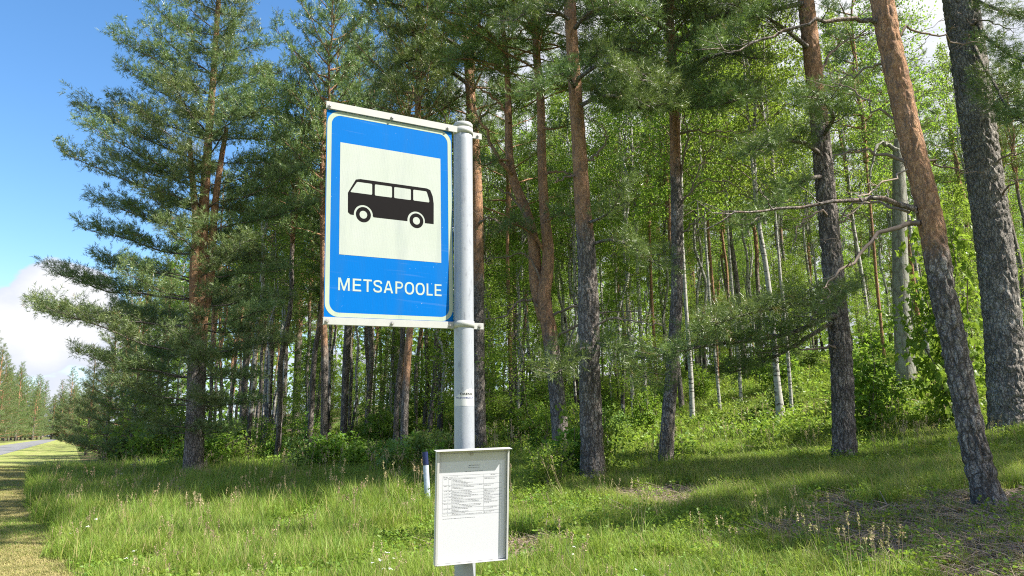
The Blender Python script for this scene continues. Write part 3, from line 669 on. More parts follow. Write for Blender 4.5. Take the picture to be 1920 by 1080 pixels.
def finish_branch(B, parent, origin, name='branch', needle='needles', size=0.15, n=14, width=0.0085, wood='bark', brown=0.03):
    g = Geo(); w_ = B.wood
    g.V, g.T, g.M, g.A, g.S, g.n = w_.V, w_.T, w_.M, w_.A, w_.S, w_.n
    if B.tp: tufts(g, B.tp, B.td, size * (0.8 + 0.4 * rng.random(len(B.tp))), n, width, 1, brown)
    g.V = [v - np.asarray(origin) for v in g.V]
    return link(name, g.mesh(name, [M[wood], M[needle]]), parent)

# --- shared crowns for the forest
def pine_crown(seed, H=8.0, R=2.3, nb=56, size=0.22, low=False, needle='needles', n=12):
    r = random.Random(seed); B = Branch()
    stem = wobble(np.stack([np.zeros(12), np.zeros(12), np.linspace(0, H, 12)], 1), 0.10, r)
    stem[0] = 0
    tube(B.wood, stem, np.linspace(0.085, 0.015, 12), 7, 0, 1.0, cap=False)
    az = r.random() * 6.28
    for i in range(nb):
        f = (i + 0.5) / nb; z = H * f ** (0.95); az += 2.4 + r.uniform(-0.4, 0.4)
        prof = (0.55 + 0.45 * math.sin(min(1, f * 2.2) * PI / 2)) * (1 - f) ** 0.55 if not low else (1 - f) ** 0.8 * (0.85 + 0.15 * r.random())
        L = max(0.35, R * prof * r.uniform(0.75, 1.2))
        p0 = np.array([np.interp(z, stem[:, 2], stem[:, k]) for k in range(2)] + [z])
        rise = r.uniform(0.0, 0.35) + 0.5 * f; path = arc(p0, az, L, rise, r.uniform(-0.05, 0.25), 6, r)
        pine_branch(B, path, 0.012 + 0.012 * L, 0.30, 0.34 * L + 0.22, 0.21, 0.17, r, updir=0.45, seg=4, woodattr=0.9)
    g = B.wood
    tufts(g, B.tp, B.td, size * 0.8 * (0.8 + 0.4 * rng.random(len(B.tp))), n, 0.0125, 1, 0.03)
    return g.mesh('pine_crown', [M['bark'], M[needle]])
def leaves(g, pos, dirs, size, mat=0, droop=0.3, shape='oval'):
    pos = np.asarray(pos, float); m = len(pos); d = norm(np.asarray(dirs, float)); size = np.broadcast_to(np.asarray(size, float), (m,))[:, None]
    nr = norm(rng.normal(0, 0.55, (m, 3)) + [0, 0, 1.0]); s = norm(np.cross(d, nr)); nr = np.cross(s, d)
    if shape == 'oval':
        P0 = pos; P1 = pos + d * size * 0.45 + s * size * 0.36 + nr * size * 0.06; P2 = pos + d * size - nr * size * droop * 0.4; P3 = pos + d * size * 0.45 - s * size * 0.36 + nr * size * 0.06
        V = np.stack([P0, P1, P2, P3], 1).reshape(-1, 3); k = np.arange(m)[:, None] * 4
        g.add(V, np.concatenate([k + [0, 1, 2], k + [0, 2, 3]], 0), mat)
    else:  # five-lobed leaf
        lob = [(0, 0), (0.05, 0.42), (0.30, 0.28), (0.42, 0.58), (0.62, 0.22), (1.0, 0.0), (0.62, -0.22), (0.42, -0.58), (0.30, -0.28), (0.05, -0.42)]
        V = np.stack([pos + d * size * a + s * size * b - nr * size * (0.25 * a * a + 0.25 * b * b) for a, b in lob] + [pos + d * size * 0.33], 1).reshape(-1, 3)
        k = np.arange(m)[:, None] * 11
        g.add(V, np.concatenate([k + [10, i, (i + 1) % 10] for i in range(10)], 0), mat)
def birch_crown(seed, H=9.0, R=1.9, nb=55, size=0.078, per=21, leafmat='birch_leaf'):
    r = random.Random(seed); rs = np.random.default_rng(seed); g = Geo()
    stem = wobble(np.stack([np.zeros(12), np.zeros(12), np.linspace(0, H, 12)], 1), 0.12, r); stem[0] = 0
    tube(g, stem, np.linspace(0.06, 0.01, 12), 6, 0, 0.0, cap=False); az = 0; pos = []; dr = []
    for i in range(nb):
        f = (i + 0.5) / nb; z = H * f; az += 2.4 + r.uniform(-0.5, 0.5)
        L = R * (0.35 + 0.65 * math.sin(min(1, f * 1.6 + 0.15) * PI * 0.62)) * (1 - f * 0.75) * r.uniform(0.7, 1.25)
        p0 = np.array([np.interp(z, stem[:, 2], stem[:, k]) for k in range(2)] + [z])
        path = arc(p0, az, L, r.uniform(0.7, 1.1), -0.55, 7, r)
        tube(g, path, np.linspace(0.018, 0.004, 7), 3, 1, 0, cap=False)
        for k in range(7):
            c = path[2 + k * 5 // 7] if 2 + k * 5 // 7 < 7 else path[-1]
            a2 = az + r.uniform(-1.5, 1.5); l2 = r.uniform(0.3, 0.8) * L * 0.55 + 0.15
            e = c + np.array([math.cos(a2) * l2, math.sin(a2) * l2, r.uniform(-0.5, 0.25) * l2])
            tube(g, [c, (c + e) / 2 + [0, 0, 0.05], e], [0.006, 0.004, 0.002], 3, 1, 0, cap=False)
            m = int(per * r.uniform(0.05, 2.2)); s = rs.random(m)[:, None] ** 0.7
            pos.append(c + (e - c) * s + rs.normal(0, 0.07 + 0.035 * L, (m, 3)) * [1, 1, 1.3]); dr.append(rs.normal(0, 0.7, (m, 3)) + [0, 0, -0.6])
    pos = np.concatenate(pos); dr = np.concatenate(dr)
    leaves(g, pos, dr, size * (0.7 + 0.6 * rs.random(len(pos))), 2)
    return g.mesh('birch_crown', [M['birch'], M['twig'], M[leafmat]])
def shrub_mesh(seed, H, R, stems, nleaf, size, leafmat, shape='oval', dense=0.16):
    r = random.Random(seed); rs = np.random.default_rng(seed); g = Geo(); pos = []; dr = []
    for i in range(stems):
        az = i * 2.4 + r.random(); lean = r.uniform(0.05, 0.6); h = H * r.uniform(0.6, 1.05)
        top = np.array([math.cos(az) * R * lean, math.sin(az) * R * lean, h]); t = np.linspace(0, 1, 6)[:, None]
        path = wobble(np.array([math.cos(az), math.sin(az), 0]) * 0.05 + top * t - [0, 0, 0.05], 0.03 * H, r)
        tube(g, path, np.linspace(0.014, 0.004, 6) * (H / 2 + 0.3), 4, 0, 0, cap=False)
        nt = max(4, int(h / 0.16))
        for k in range(nt):
            f = 0.12 + 0.88 * k / nt; c = np.array([np.interp(f, t[:, 0], path[:, j]) for j in range(3)]); a2 = az + k * 2.2 + r.random()
            l2 = R * r.uniform(0.25, 0.65) * (1.15 - f * 0.7); e = c + np.array([math.cos(a2) * l2, math.sin(a2) * l2, l2 * r.uniform(-0.05, 0.5)])
            tube(g, [c, e], [0.004, 0.002], 3, 0, 0, cap=False)
            m = max(3, int(nleaf / stems / nt)); s = (0.2 + 0.8 * rs.random(m))[:, None]
            pos.append(c + (e - c) * s + rs.normal(0, dense * 0.5, (m, 3))); dr.append((e - c) / l2 * 0.6 + rs.normal(0, 0.5, (m, 3)) + [0, 0, -0.15])
    pos = np.concatenate(pos); dr = np.concatenate(dr)
    leaves(g, pos, dr, size * (0.6 + 0.7 * rs.random(len(pos))), 1, shape=shape)
    return g.mesh('shrub', [M['twig'], M[leafmat]])

PC = [pine_crown(11, 8, 2.1, 34), pine_crown(12, 7, 2.4, 32), pine_crown(13, 9, 1.9, 36), pine_crown(14, 7.5, 2.2, 32)]
NC = [pine_crown(41, 8, 2.6, 66, 0.22, False, 'needles', 12), pine_crown(42, 7, 2.9, 60, 0.22, False, 'needles', 12)]
EC = [pine_crown(21, 14, 3.6, 70, 0.22, True, 'needles_blue', 11), pine_crown(22, 12, 3.2, 64, 0.22, True, 'needles', 11)]
BC = [birch_crown(31), birch_crown(32, 8, 2.2), birch_crown(33, 10, 1.8, 60), birch_crown(34, 9, 2.1, 55, 0.095)]

# --- trees whose trunks can be told apart in the photograph
def surveyed_trunk(way, H, Yd=0.0, up_y=None, seg=16, relief=0.0, seed=0, sub=70, base=None, smooth_up=140):
    """way: (px, py, width px) from the ground up; returns path, radii, orange amount"""
    b = on_ground(way[0][0], way[0][1]) if base is None else base
    pts = []; rad = []; ypx = []
    Y0 = b[1]
    for k, (px, py, wp) in enumerate(way):
        Y = Y0 + Yd * k / max(1, len(way) - 1); p = P(px, py, Y) if k else b; pts.append(p); rad.append(metres(wp, p) / 2 * 0.93); ypx.append(py)
    pts = np.array(pts); rad = np.array(rad)
    # carry on above the frame to the tree's height
    top = pts[-1]; d = norm(pts[-1] - pts[-3]) * 0.5 + np.array([0, 0, 0.5]); n_ex = 4; hl = H - (top[2] - b[2])
    if hl > 1:
        ex = [top + d / d[2] * hl * (k + 1) / n_ex * np.array([0.6, 0.6, 1]) for k in range(n_ex)]
        pts = np.vstack([pts, ex]); rad = np.concatenate([rad, [rad[-1] * (1 - 0.75 * (k + 1) / n_ex) for k in range(n_ex)]]); ypx += [ypx[-1] - 150 * (k + 1) for k in range(n_ex)]
    q = np.column_stack([pts, rad, ypx])
    s = spline(q, sub)
    upv = np.clip((up_y - s[:, 4]) / smooth_up + 0.5, 0, 1) if up_y is not None else np.zeros(len(s))
    path = s[:, :3]; path = np.vstack([path[0] - [0, 0, 0.25], path]); rad = np.concatenate([[s[0, 3]], s[:, 3]]); upv = np.concatenate([[upv[0]], upv])
    return path, np.maximum(rad, 0.012), upv
def crown_bounds(me):
    a = np.empty(len(me.vertices) * 3, np.float32); me.vertices.foreach_get('co', a); a = a.reshape(-1, 3); return [a.max(0)]
def surveyed_tree(name, label, cat, way, H, up_y, crown=None, crown_f=0.55, cscale=1.0, bark='bark', group=None, seg=16, relief=0.0, seed=0, sub=70, Yd=0.0, base=None):
    path, rad, upv = surveyed_trunk(way, H, Yd, up_y, seg, relief, seed, sub, base)
    o = path[1].copy(); t = empty(name, o, label, cat, group)
    full = path
    if crown is not None:
        kz = path[:, 2] < o[2] + H * (crown_f + 0.5 * (1 - crown_f)); path, rad, upv = path[kz], rad[kz], upv[kz]
    g = trunk_geo(path, rad, upv, seg, relief, True, seed); g.V = [v - o for v in g.V]
    link('trunk', g.mesh('trunk', [M[bark]]), t)
    if crown is not None:
        zc = o[2] + H * crown_f; c = np.array([np.interp(zc, full[:, 2], full[:, k]) for k in range(2)] + [zc])
        cr = link('crown', crown, t, tuple(c - o), kind='stuff'); cr.rotation_euler = (0, 0, rnd.random() * 6.28); hc = max(c_[2] for c_ in crown_bounds(crown)); sc_ = H * (1 - crown_f) / hc
        cr.scale = (cscale, cscale, sc_)
    return t, o, full
def px_path(way, Y0, Y1, n=14):
    k = len(way); return spline(np.array([P(x, y, Y0 + (Y1 - Y0) * i / (k - 1)) for i, (x, y) in enumerate(way)]), n)
def add_branch(t, o, way, Y0, Y1, w0, wood='bark', dead=True, fol=0.3, twig=0.6, seed=0, n=16, woodattr=0.0, size=0.14, spacing=0.11, nd=14, tw=None, tstep=0.10):
    r = random.Random(seed); path = px_path(way, Y0, Y1, n); B = Branch()
    pine_branch(B, wobble(path, 0.012, r), metres(w0, path[0]) / 2, fol, twig, spacing if not dead else 0.24, tstep, r, dead, woodattr=woodattr, seg=7)
    return finish_branch(B, t, o, size=size, wood=wood, n=nd)

GP = 'tall pines along the edge of the wood'
# leaning pine by the bare patch of ground
tB, oB, pB = surveyed_tree('pine_tree', 'leaning pine with orange upper bark whose foot stands beside the bare litter patch', 'tree',
    [(1857, 952, 58), (1838, 880, 50), (1812, 770, 47), (1790, 650, 46), (1770, 560, 45), (1755, 470, 46), (1738, 380, 45), (1715, 290, 44), (1690, 180, 43), (1668, 80, 43), (1652, -10, 42), (1640, -90, 38)], 20, 470, NC[0], 0.75, 1.1, group=GP, seg=84, relief=0.020, seed=3, sub=420)
YB = oB[1]
for way, y1, w0, wood, sd_, tw in (([(1724, 418), (1685, 422), (1640, 452), (1600, 488), (1560, 528), (1540, 545)], YB - 0.5, 15, 'twig', 1, 0.3),
        ([(1716, 392), (1660, 373), (1590, 378), (1500, 384), (1400, 400), (1325, 428)], YB - 0.3, 16, 'bark', 2, 0.5),
        ([(1650, 42), (1600, 32), (1530, 40), (1450, 66), (1390, 86), (1310, 96)], YB - 0.2, 14, 'bark', 3, 0.5),
        ([(1703, 305), (1650, 288), (1600, 284), (1565, 300), (1558, 330)], YB + 0.3, 10, 'twig', 4, 0.35),
        ([(1712, 312), (1650, 345), (1610, 380), (1580, 425)], YB - 0.4, 5, 'twig_pale', 5, 0.3),
        ([(1730, 303), (1790, 318), (1845, 323)], YB + 0.4, 6, 'twig', 6, 0.3),
        ([(1720, 400), (1670, 390), (1600, 385), (1570, 420), (1560, 480)], YB + 0.8, 9, 'twig', 7, 0.35),
        ([(1690, 222), (1640, 205), (1600, 170), (1555, 155)], YB + 0.5, 8, 'twig', 8, 0.35),
        ([(1665, 106), (1620, 130), (1580, 150), (1550, 175)], YB + 0.4, 7, 'twig', 9, 0.3),
        ([(1672, 55), (1740, 62), (1790, 82), (1850, 78)], YB + 0.4, 7, 'twig', 10, 0.4)):
    add_branch(tB, oB, way, YB, y1, w0, wood, True, twig=tw, seed=sd_, woodattr=0.35)
# thick rough trunk at the edge
tC, oC, pC_ = surveyed_tree('old_tree', 'thickest trunk with rough scaly grey bark, rising behind the leaning pine', 'tree',
    [(1899, 806, 78), (1890, 740, 70), (1881, 620, 66), (1864, 460, 63), (1842, 300, 61), (1822, 150, 61), (1802, 10, 60), (1790, -80, 56)], 19, None, NC[1], 0.62, 1.9, 'bark_grey', GP, 96, 0.034, 5, 500)
YC = oC[1]
for way, y1, w0, sd_ in (([(1868, 375), (1900, 345), (1945, 330)], YC - 1.5, 7, 11), ([(1850, 330), (1890, 290), (1950, 290)], YC - 1, 7, 12), ([(1845, 215), (1885, 180), (1950, 150)], YC - 1.5, 7, 13), ([(1800, 60), (1840, 40), (1900, 60)], YC - 1.5, 7, 14)):
    add_branch(tC, oC, way, YC, y1, w0, 'twig', True, twig=0.5, seed=sd_)
for way, sd_ in (([(1815, 20), (1850, 70), (1900, 105), (1950, 130)], 15), ([(1800, -20), (1850, 10), (1910, 30), (1960, 40)], 16), ([(1812, 60), (1850, 130), (1880, 190), (1920, 230)], 17)):
    add_branch(tC, oC, way, YC, YC - 2.5, 8, 'bark', False, 0.3, 0.8, sd_)
# straight pine left of the leaning one
tD, oD, pD = surveyed_tree('pine_tree', 'straight stout pine with ridged grey lower trunk left of the leaning pine', 'tree',
    [(1584, 868, 46), (1582, 800, 42), (1578, 680, 41), (1567, 560, 39), (1557, 450, 37), (1545, 330, 35), (1535, 220, 34), (1522, 100, 32), (1511, 0, 31), (1505, -80, 29)], 18, 230, NC[0], 0.60, 1.5, group=GP, seg=72, relief=0.024, seed=8, sub=400)
YD = oD[1]
for way, y1, w0, dead, sd_, fol, tw in (
        ([(1575, 590), (1540, 600), (1480, 625), (1400, 640), (1320, 650), (1245, 665)], YD - 2.2, 11, False, 21, 0.25, 1.3),
        ([(1575, 575), (1530, 570), (1470, 575), (1400, 590), (1340, 610)], YD - 2.6, 10, False, 22, 0.3, 1.1),
        ([(1570, 560), (1585, 545), (1550, 560), (1520, 600)], YD - 2.4, 10, False, 23, 0.3, 0.9),
        ([(1568, 600), (1500, 640), (1430, 680), (1370, 700)], YD - 1.2, 9, False, 24, 0.3, 1.0),
        ([(1540, 290), (1500, 265), (1450, 270), (1400, 290)], YD - 2.0, 10, False, 25, 0.2, 1.0),
        ([(1540, 260), (1560, 225), (1545, 190), (1510, 180)], YD - 2.2, 9, False, 26, 0.2, 0.9),
        ([(1545, 330), (1505, 340), (1450, 380), (1410, 420)], YD - 2.0, 9, False, 27, 0.3, 0.9),
        ([(1560, 410), (1530, 395), (1500, 430), (1480, 470)], YD - 1.0, 8, True, 28, 0.3, 0.5),
        ([(1534, 140), (1560, 100), (1600, 70), (1640, 62)], YD + 1, 9, True, 29, 0.3, 0.6),
        ([(1522, 95), (1480, 60), (1430, 30), (1370, 5)], YD - 1.5, 10, False, 30, 0.25, 1.1),
        ([(1512, 5), (1450, 20), (1390, 50), (1330, 95)], YD - 2.0, 10, False, 31, 0.25, 1.2),
        ([(1560, 430), (1600, 400), (1640, 410)], YD + 1, 7, True, 32, 0.3, 0.4),
        ([(1575, 640), (1540, 655), (1480, 650), (1440, 660)], YD - 1.5, 7, True, 33, 0.3, 0.5)):
    add_branch(tD, oD, way, YD, y1, w0, 'bark' if not dead else 'twig', dead, fol, tw, sd_)
# slim pine in the middle of the clearing
tE, oE, pE = surveyed_tree('pine_tree', 'slim pine standing alone at the back of the sunny grass, dark needles above', 'tree',
    [(1248, 877, 32), (1252, 800, 27), (1258, 720, 25), (1264, 640, 24), (1269, 540, 23), (1269, 400, 22), (1266, 300, 21), (1264, 200, 20), (1258, 80, 18), (1252, -10, 16), (1250, -60, 15)], 16, 320, NC[1], 0.62, 1.15, group=GP, seg=48, relief=0.015, seed=11, sub=300)
YE = oE[1]
for way, y1, w0, dead, sd_, fol, tw in (
        ([(1264, 190), (1230, 165), (1180, 150), (1120, 160)], YE - 2.4, 9, False, 41, 0.1, 1.3), ([(1262, 150), (1220, 110), (1160, 90), (1110, 110)], YE - 2.0, 9, False, 42, 0.1, 1.3),
        ([(1262, 160), (1310, 120), (1360, 100), (1420, 110)], YE - 2.2, 9, False, 43, 0.1, 1.3), ([(1264, 195), (1320, 175), (1370, 170), (1410, 185)], YE - 2.6, 9, False, 44, 0.1, 1.2),
        ([(1260, 90), (1300, 60), (1340, 30), (1400, 20)], YE - 2.0, 9, False, 45, 0.1, 1.3), ([(1258, 60), (1210, 30), (1150, 20), (1090, 40)], YE - 2.2, 9, False, 46, 0.1, 1.3),
        ([(1262, 140), (1262, 150), (1250, 170), (1240, 190)], YE - 2.8, 9, False, 47, 0.1, 1.1),
        ([(1272, 250), (1320, 246), (1370, 248), (1420, 246)], YE - 0.6, 6, True, 48, 0.3, 0.4), ([(1272, 400), (1300, 340), (1330, 280), (1340, 255)], YE - 0.6, 5, True, 49, 0.3, 0.4),
        ([(1274, 345), (1290, 260), (1280, 210), (1275, 190)], YE - 0.4, 6, True, 50, 0.3, 0.3), ([(1275, 380), (1320, 340), (1370, 345), (1420, 372)], YE - 0.5, 5, True, 51, 0.3, 0.4),
        ([(1270, 440), (1310, 415), (1330, 390)], YE - 0.5, 6, True, 52, 0.3, 0.3),
        ([(1262, 205), (1225, 205), (1180, 195), (1150, 180)], YE - 3.0, 9, False, 53, 0.1, 1.1), ([(1262, 190), (1290, 200), (1330, 200), (1380, 190)], YE - 3.0, 9, False, 54, 0.1, 1.1)):
    add_branch(tE, oE, way, YE, y1, w0, 'bark' if not dead else 'twig', dead, fol, tw, sd_)
# forked curving pine right of the sign post
tF, oF, pF = surveyed_tree('pine_tree', 'forked pine with bright orange crooked stems just right of the sign post', 'tree',
    [(1055, 866, 36), (1048, 780, 33), (1040, 700, 31), (1030, 620, 31), (1020, 560, 28), (1028, 480, 24), (1021, 400, 20), (1016, 300, 18), (1014, 200, 16), (1006, 90, 13), (996, -10, 11), (990, -50, 10)], 15.5, 640, NC[0], 0.62, 1.4, group=GP, seg=32, relief=0.008, seed=14, sub=220)
YF = oF[1]
g = Geo(); pth = spline(np.array([np.append(P(x, y, YF + 0.15), metres(w_, P(x, y, YF)) / 2) for x, y, w_ in ((1018, 600, 20), (1005, 530, 25), (1000, 450, 21), (984, 390, 19), (964, 340, 17), (955, 290, 15), (953, 200, 13), (950, 120, 10), (940, 20, 8), (935, -60, 6))]), 80)
tube(g, pth[:, :3], pth[:, 3], 20, 0, 1.0); g.V = [v - oF for v in g.V]; link('stem', g.mesh('stem', [M['bark']]), tF)
for way, y1, w0, wood, dead, sd_, tw in (
        ([(958, 325), (930, 290), (915, 250), (900, 225), (885, 180)], YF - 0.4, 13, 'bark', True, 61, 0.6), ([(955, 230), (935, 190), (905, 170), (870, 150)], YF - 0.5, 9, 'bark', True, 62, 0.6),
        ([(1030, 600), (1060, 580), (1100, 570), (1130, 590)], YF - 0.6, 9, 'twig', True, 63, 0.5), ([(1035, 640), (1080, 610), (1130, 585), (1240, 585)], YF - 0.6, 8, 'twig', True, 64, 0.6),
        ([(1020, 580), (985, 560), (950, 590), (910, 600)], YF - 0.5, 8, 'twig', True, 65, 0.5), ([(995, 420), (960, 370), (930, 350), (900, 360)], YF - 0.6, 7, 'twig', True, 66, 0.5),
        ([(1020, 540), (990, 480), (960, 480), (910, 490)], YF - 0.5, 7, 'twig', True, 67, 0.5),
        ([(1018, 330), (1050, 320), (1090, 340)], YF - 1, 8, 'bark', True, 68, 0.4),
        ([(1015, 180), (1050, 150), (1080, 120), (1110, 100)], YF - 1.2, 8, 'bark', False, 69, 0.9), ([(952, 140), (920, 120), (880, 110), (840, 115)], YF - 1.0, 8, 'bark', False, 70, 0.9),
        ([(950, 100), (915, 60), (870, 30), (820, 20)], YF - 1.0, 8, 'bark', False, 71, 1.0), ([(1000, 60), (960, 30), (930, 10)], YF - 1.0, 8, 'bark', False, 72, 0.9),
        ([(1020, 470), (1000, 440), (960, 420), (930, 440)], YF - 0.9, 7, 'bark', False, 73, 0.7), ([(1020, 420), (1050, 400), (1080, 410)], YF - 0.9, 7, 'bark', False, 74, 0.6),
        ([(953, 300), (930, 300), (910, 310), (890, 300)], YF - 0.9, 6, 'bark', False, 75, 0.6), ([(1012, 240), (1050, 240), (1090, 220)], YF - 0.9, 6, 'bark', False, 76, 0.7)):
    add_branch(tF, oF, way, YF, y1, w0, wood, dead, 0.3, tw, sd_, woodattr=0.9)
# dark straight pine with shrub at its foot
tG, oG, pG = surveyed_tree('pine_tree', 'straight pine with its foot wrapped in a dark leafy shrub, right of the forked pine', 'tree',
    [(1112, 905, 52), (1110, 840, 45), (1106, 700, 42), (1104, 600, 41), (1100, 480, 36), (1092, 380, 32), (1085, 260, 28), (1075, 120, 25), (1068, 0, 23), (1064, -60, 22)], 17, 430, NC[1], 0.62, 1.1, group=GP, seg=56, relief=0.02, seed=17, sub=320)
YG = oG[1]
for way, y1, w0, dead, sd_, fol, tw in (
        ([(1096, 300), (1120, 290), (1135, 260), (1130, 235)], YG - 0.5, 9, True, 81, 0.3, 0.4), ([(1094, 335), (1060, 330), (1035, 345)], YG - 0.3, 8, True, 82, 0.3, 0.4),
        ([(1085, 200), (1130, 180), (1180, 185), (1220, 200)], YG - 1.8, 9, False, 83, 0.2, 1.2), ([(1080, 150), (1130, 120), (1190, 130), (1230, 160)], YG - 2.2, 9, False, 84, 0.2, 1.2),
        ([(1080, 170), (1060, 140), (1030, 150), (1000, 170)], YG - 1.8, 8, False, 85, 0.2, 0.9), ([(1072, 60), (1110, 20), (1160, 10), (1210, 30)], YG - 1.8, 8, False, 86, 0.2, 1.2),
        ([(1070, 40), (1040, 20), (1000, 20), (960, 40)], YG - 1.6, 8, False, 87, 0.2, 1.0), ([(1102, 620), (1150, 600), (1190, 600), (1240, 610)], YG - 1.2, 7, True, 88, 0.3, 0.6),
        ([(1104, 650), (1080, 660), (1060, 690), (1040, 700)], YG - 1.5, 7, False, 89, 0.2, 0.8), ([(1104, 640), (1150, 650), (1190, 680), (1220, 720)], YG - 1.4, 7, False, 90, 0.2, 0.9),
        ([(1102, 460), (1150, 450), (1200, 470), (1235, 500)], YG - 1.4, 7, False, 91, 0.4, 0.8), ([(1098, 420), (1140, 400), (1180, 330)], YG - 1.4, 7, False, 92, 0.3, 0.7)):
    add_branch(tG, oG, way, YG, y1, w0, 'bark' if not dead else 'twig', dead, fol, tw, sd_)
# pine directly behind the sign post
tH, oH, pH = surveyed_tree('pine_tree', 'dark-footed pine seen close behind the steel sign post', 'tree',
    [(898, 858, 34), (897, 780, 29), (896, 700, 28), (895, 500, 26), (893, 350, 24), (888, 250, 20), (880, 150, 18), (875, 50, 15), (872, -40, 13)], 19, 520, PC[0], 0.5, 1.2, group=GP, seg=28, relief=0.01, seed=19, sub=200)
for way, sd_, dead in (([(885, 240), (920, 200), (960, 170)], 93, True), ([(880, 160), (840, 130), (790, 110), (750, 120)], 94, False), ([(878, 120), (910, 90), (950, 90)], 95, False), ([(880, 100), (830, 70), (780, 60), (720, 50)], 96, False),
        ([(890, 300), (860, 270), (820, 200)], 97, True), ([(876, 60), (820, 30), (760, 10), (700, 5)], 98, False), ([(893, 420), (920, 410), (960, 430)], 99, True)):
    add_branch(tH, oH, way, oH[1], oH[1] - 1.5, 9, 'bark' if not dead else 'twig', dead, 0.25, 1.2, sd_, size=0.18)

# big spreading pine on the left
print('A')
tA, oA, pA = surveyed_tree('pine_tree', 'big spreading pine with layered boughs reaching out over the verge', 'tree',
    [(361, 906, 42), (364, 840, 37), (367, 760, 35), (370, 660, 36), (373, 590, 34), (376, 520, 24), (380, 430, 21), (386, 330, 17), (394, 220, 14), (403, 100, 11), (410, 0, 9), (416, -60, 8)], 17.5, 640, None, group=GP, seg=36, relief=0.012, seed=23, sub=260)
YA = oA[1]
for k, way in enumerate(([(366, 610, 20), (364, 560, 17), (364, 500, 16), (368, 430, 14), (362, 350, 11), (355, 260, 8)], [(378, 610, 20), (390, 550, 17), (397, 480, 16), (400, 420, 14), (410, 330, 11), (425, 240, 8)])):
    g = Geo(); q = spline(np.array([np.append(P(x, y, YA - 0.25 + 0.35 * k), metres(w_, P(x, y, YA)) / 2) for x, y, w_ in way]), 40)
    tube(g, q[:, :3], q[:, 3], 14, 0, 1.0); g.V = [v - oA for v in g.V]; link('stem', g.mesh('stem', [M['bark']]), tA)
# reach of the boughs to the left and to the right of the trunk, by height (read off the outline)
zz_ = np.array([P(370, y, YA)[2] for y in (860, 760, 700, 610, 450, 330, 240, 110, 0, -75)])
rl_ = np.array([0.8, 3.0, 3.4, 5.4, 4.8, 4.2, 3.6, 2.5, 1.25, 0.3]); rr_ = np.array([0.8, 2.2, 2.8, 3.4, 3.4, 3.2, 2.8, 1.9, 0.95, 0.3])
ra = random.Random(5); z = oA[2] + 1.5; az = 0.3; zt_ = zz_[-1]
while z < zt_:
    nbr = 5 if z < oA[2] + 5 else 5
    a0 = ra.random() * 6.28
    for k in range(nbr):
        az = a0 + k * 2 * PI / nbr + ra.uniform(-0.3, 0.3)
        L = (np.interp(z, zz_, rl_) if math.cos(az) < 0 else np.interp(z, zz_, rr_))
        side_f = 0.80 + 0.20 * abs(math.cos(az)); L = L * side_f * (0.55 if (math.sin(az) < -0.6 and oA[2] + 4 < z < oA[2] + 9) else 1.0) * ra.uniform(0.72, 1.05)
        zz = z + ra.uniform(-0.12, 0.12)
        p0 = np.array([np.interp(zz, pA[:, 2], pA[:, 0]), np.interp(zz, pA[:, 2], pA[:, 1]), zz])
        hf = (z - oA[2]) / 16; B = Branch()
        pine_branch(B, arc(p0, az, L, -0.06 + 0.42 * hf + ra.uniform(-0.08, 0.1), 0.08 + ra.uniform(-0.05, 0.08), 9, ra), 0.012 + 0.007 * L, 0.33 if hf < 0.4 else 0.19, 0.30 * L + 0.30, 0.115, 0.11, ra, updir=0.4, seg=5, woodattr=0.3 * hf)
        finish_branch(B, tA, oA, size=0.155, needle='needles_blue', n=12, width=0.0115, brown=0.02)
    z += 0.70 + 0.14 * ra.random()
print('A done')

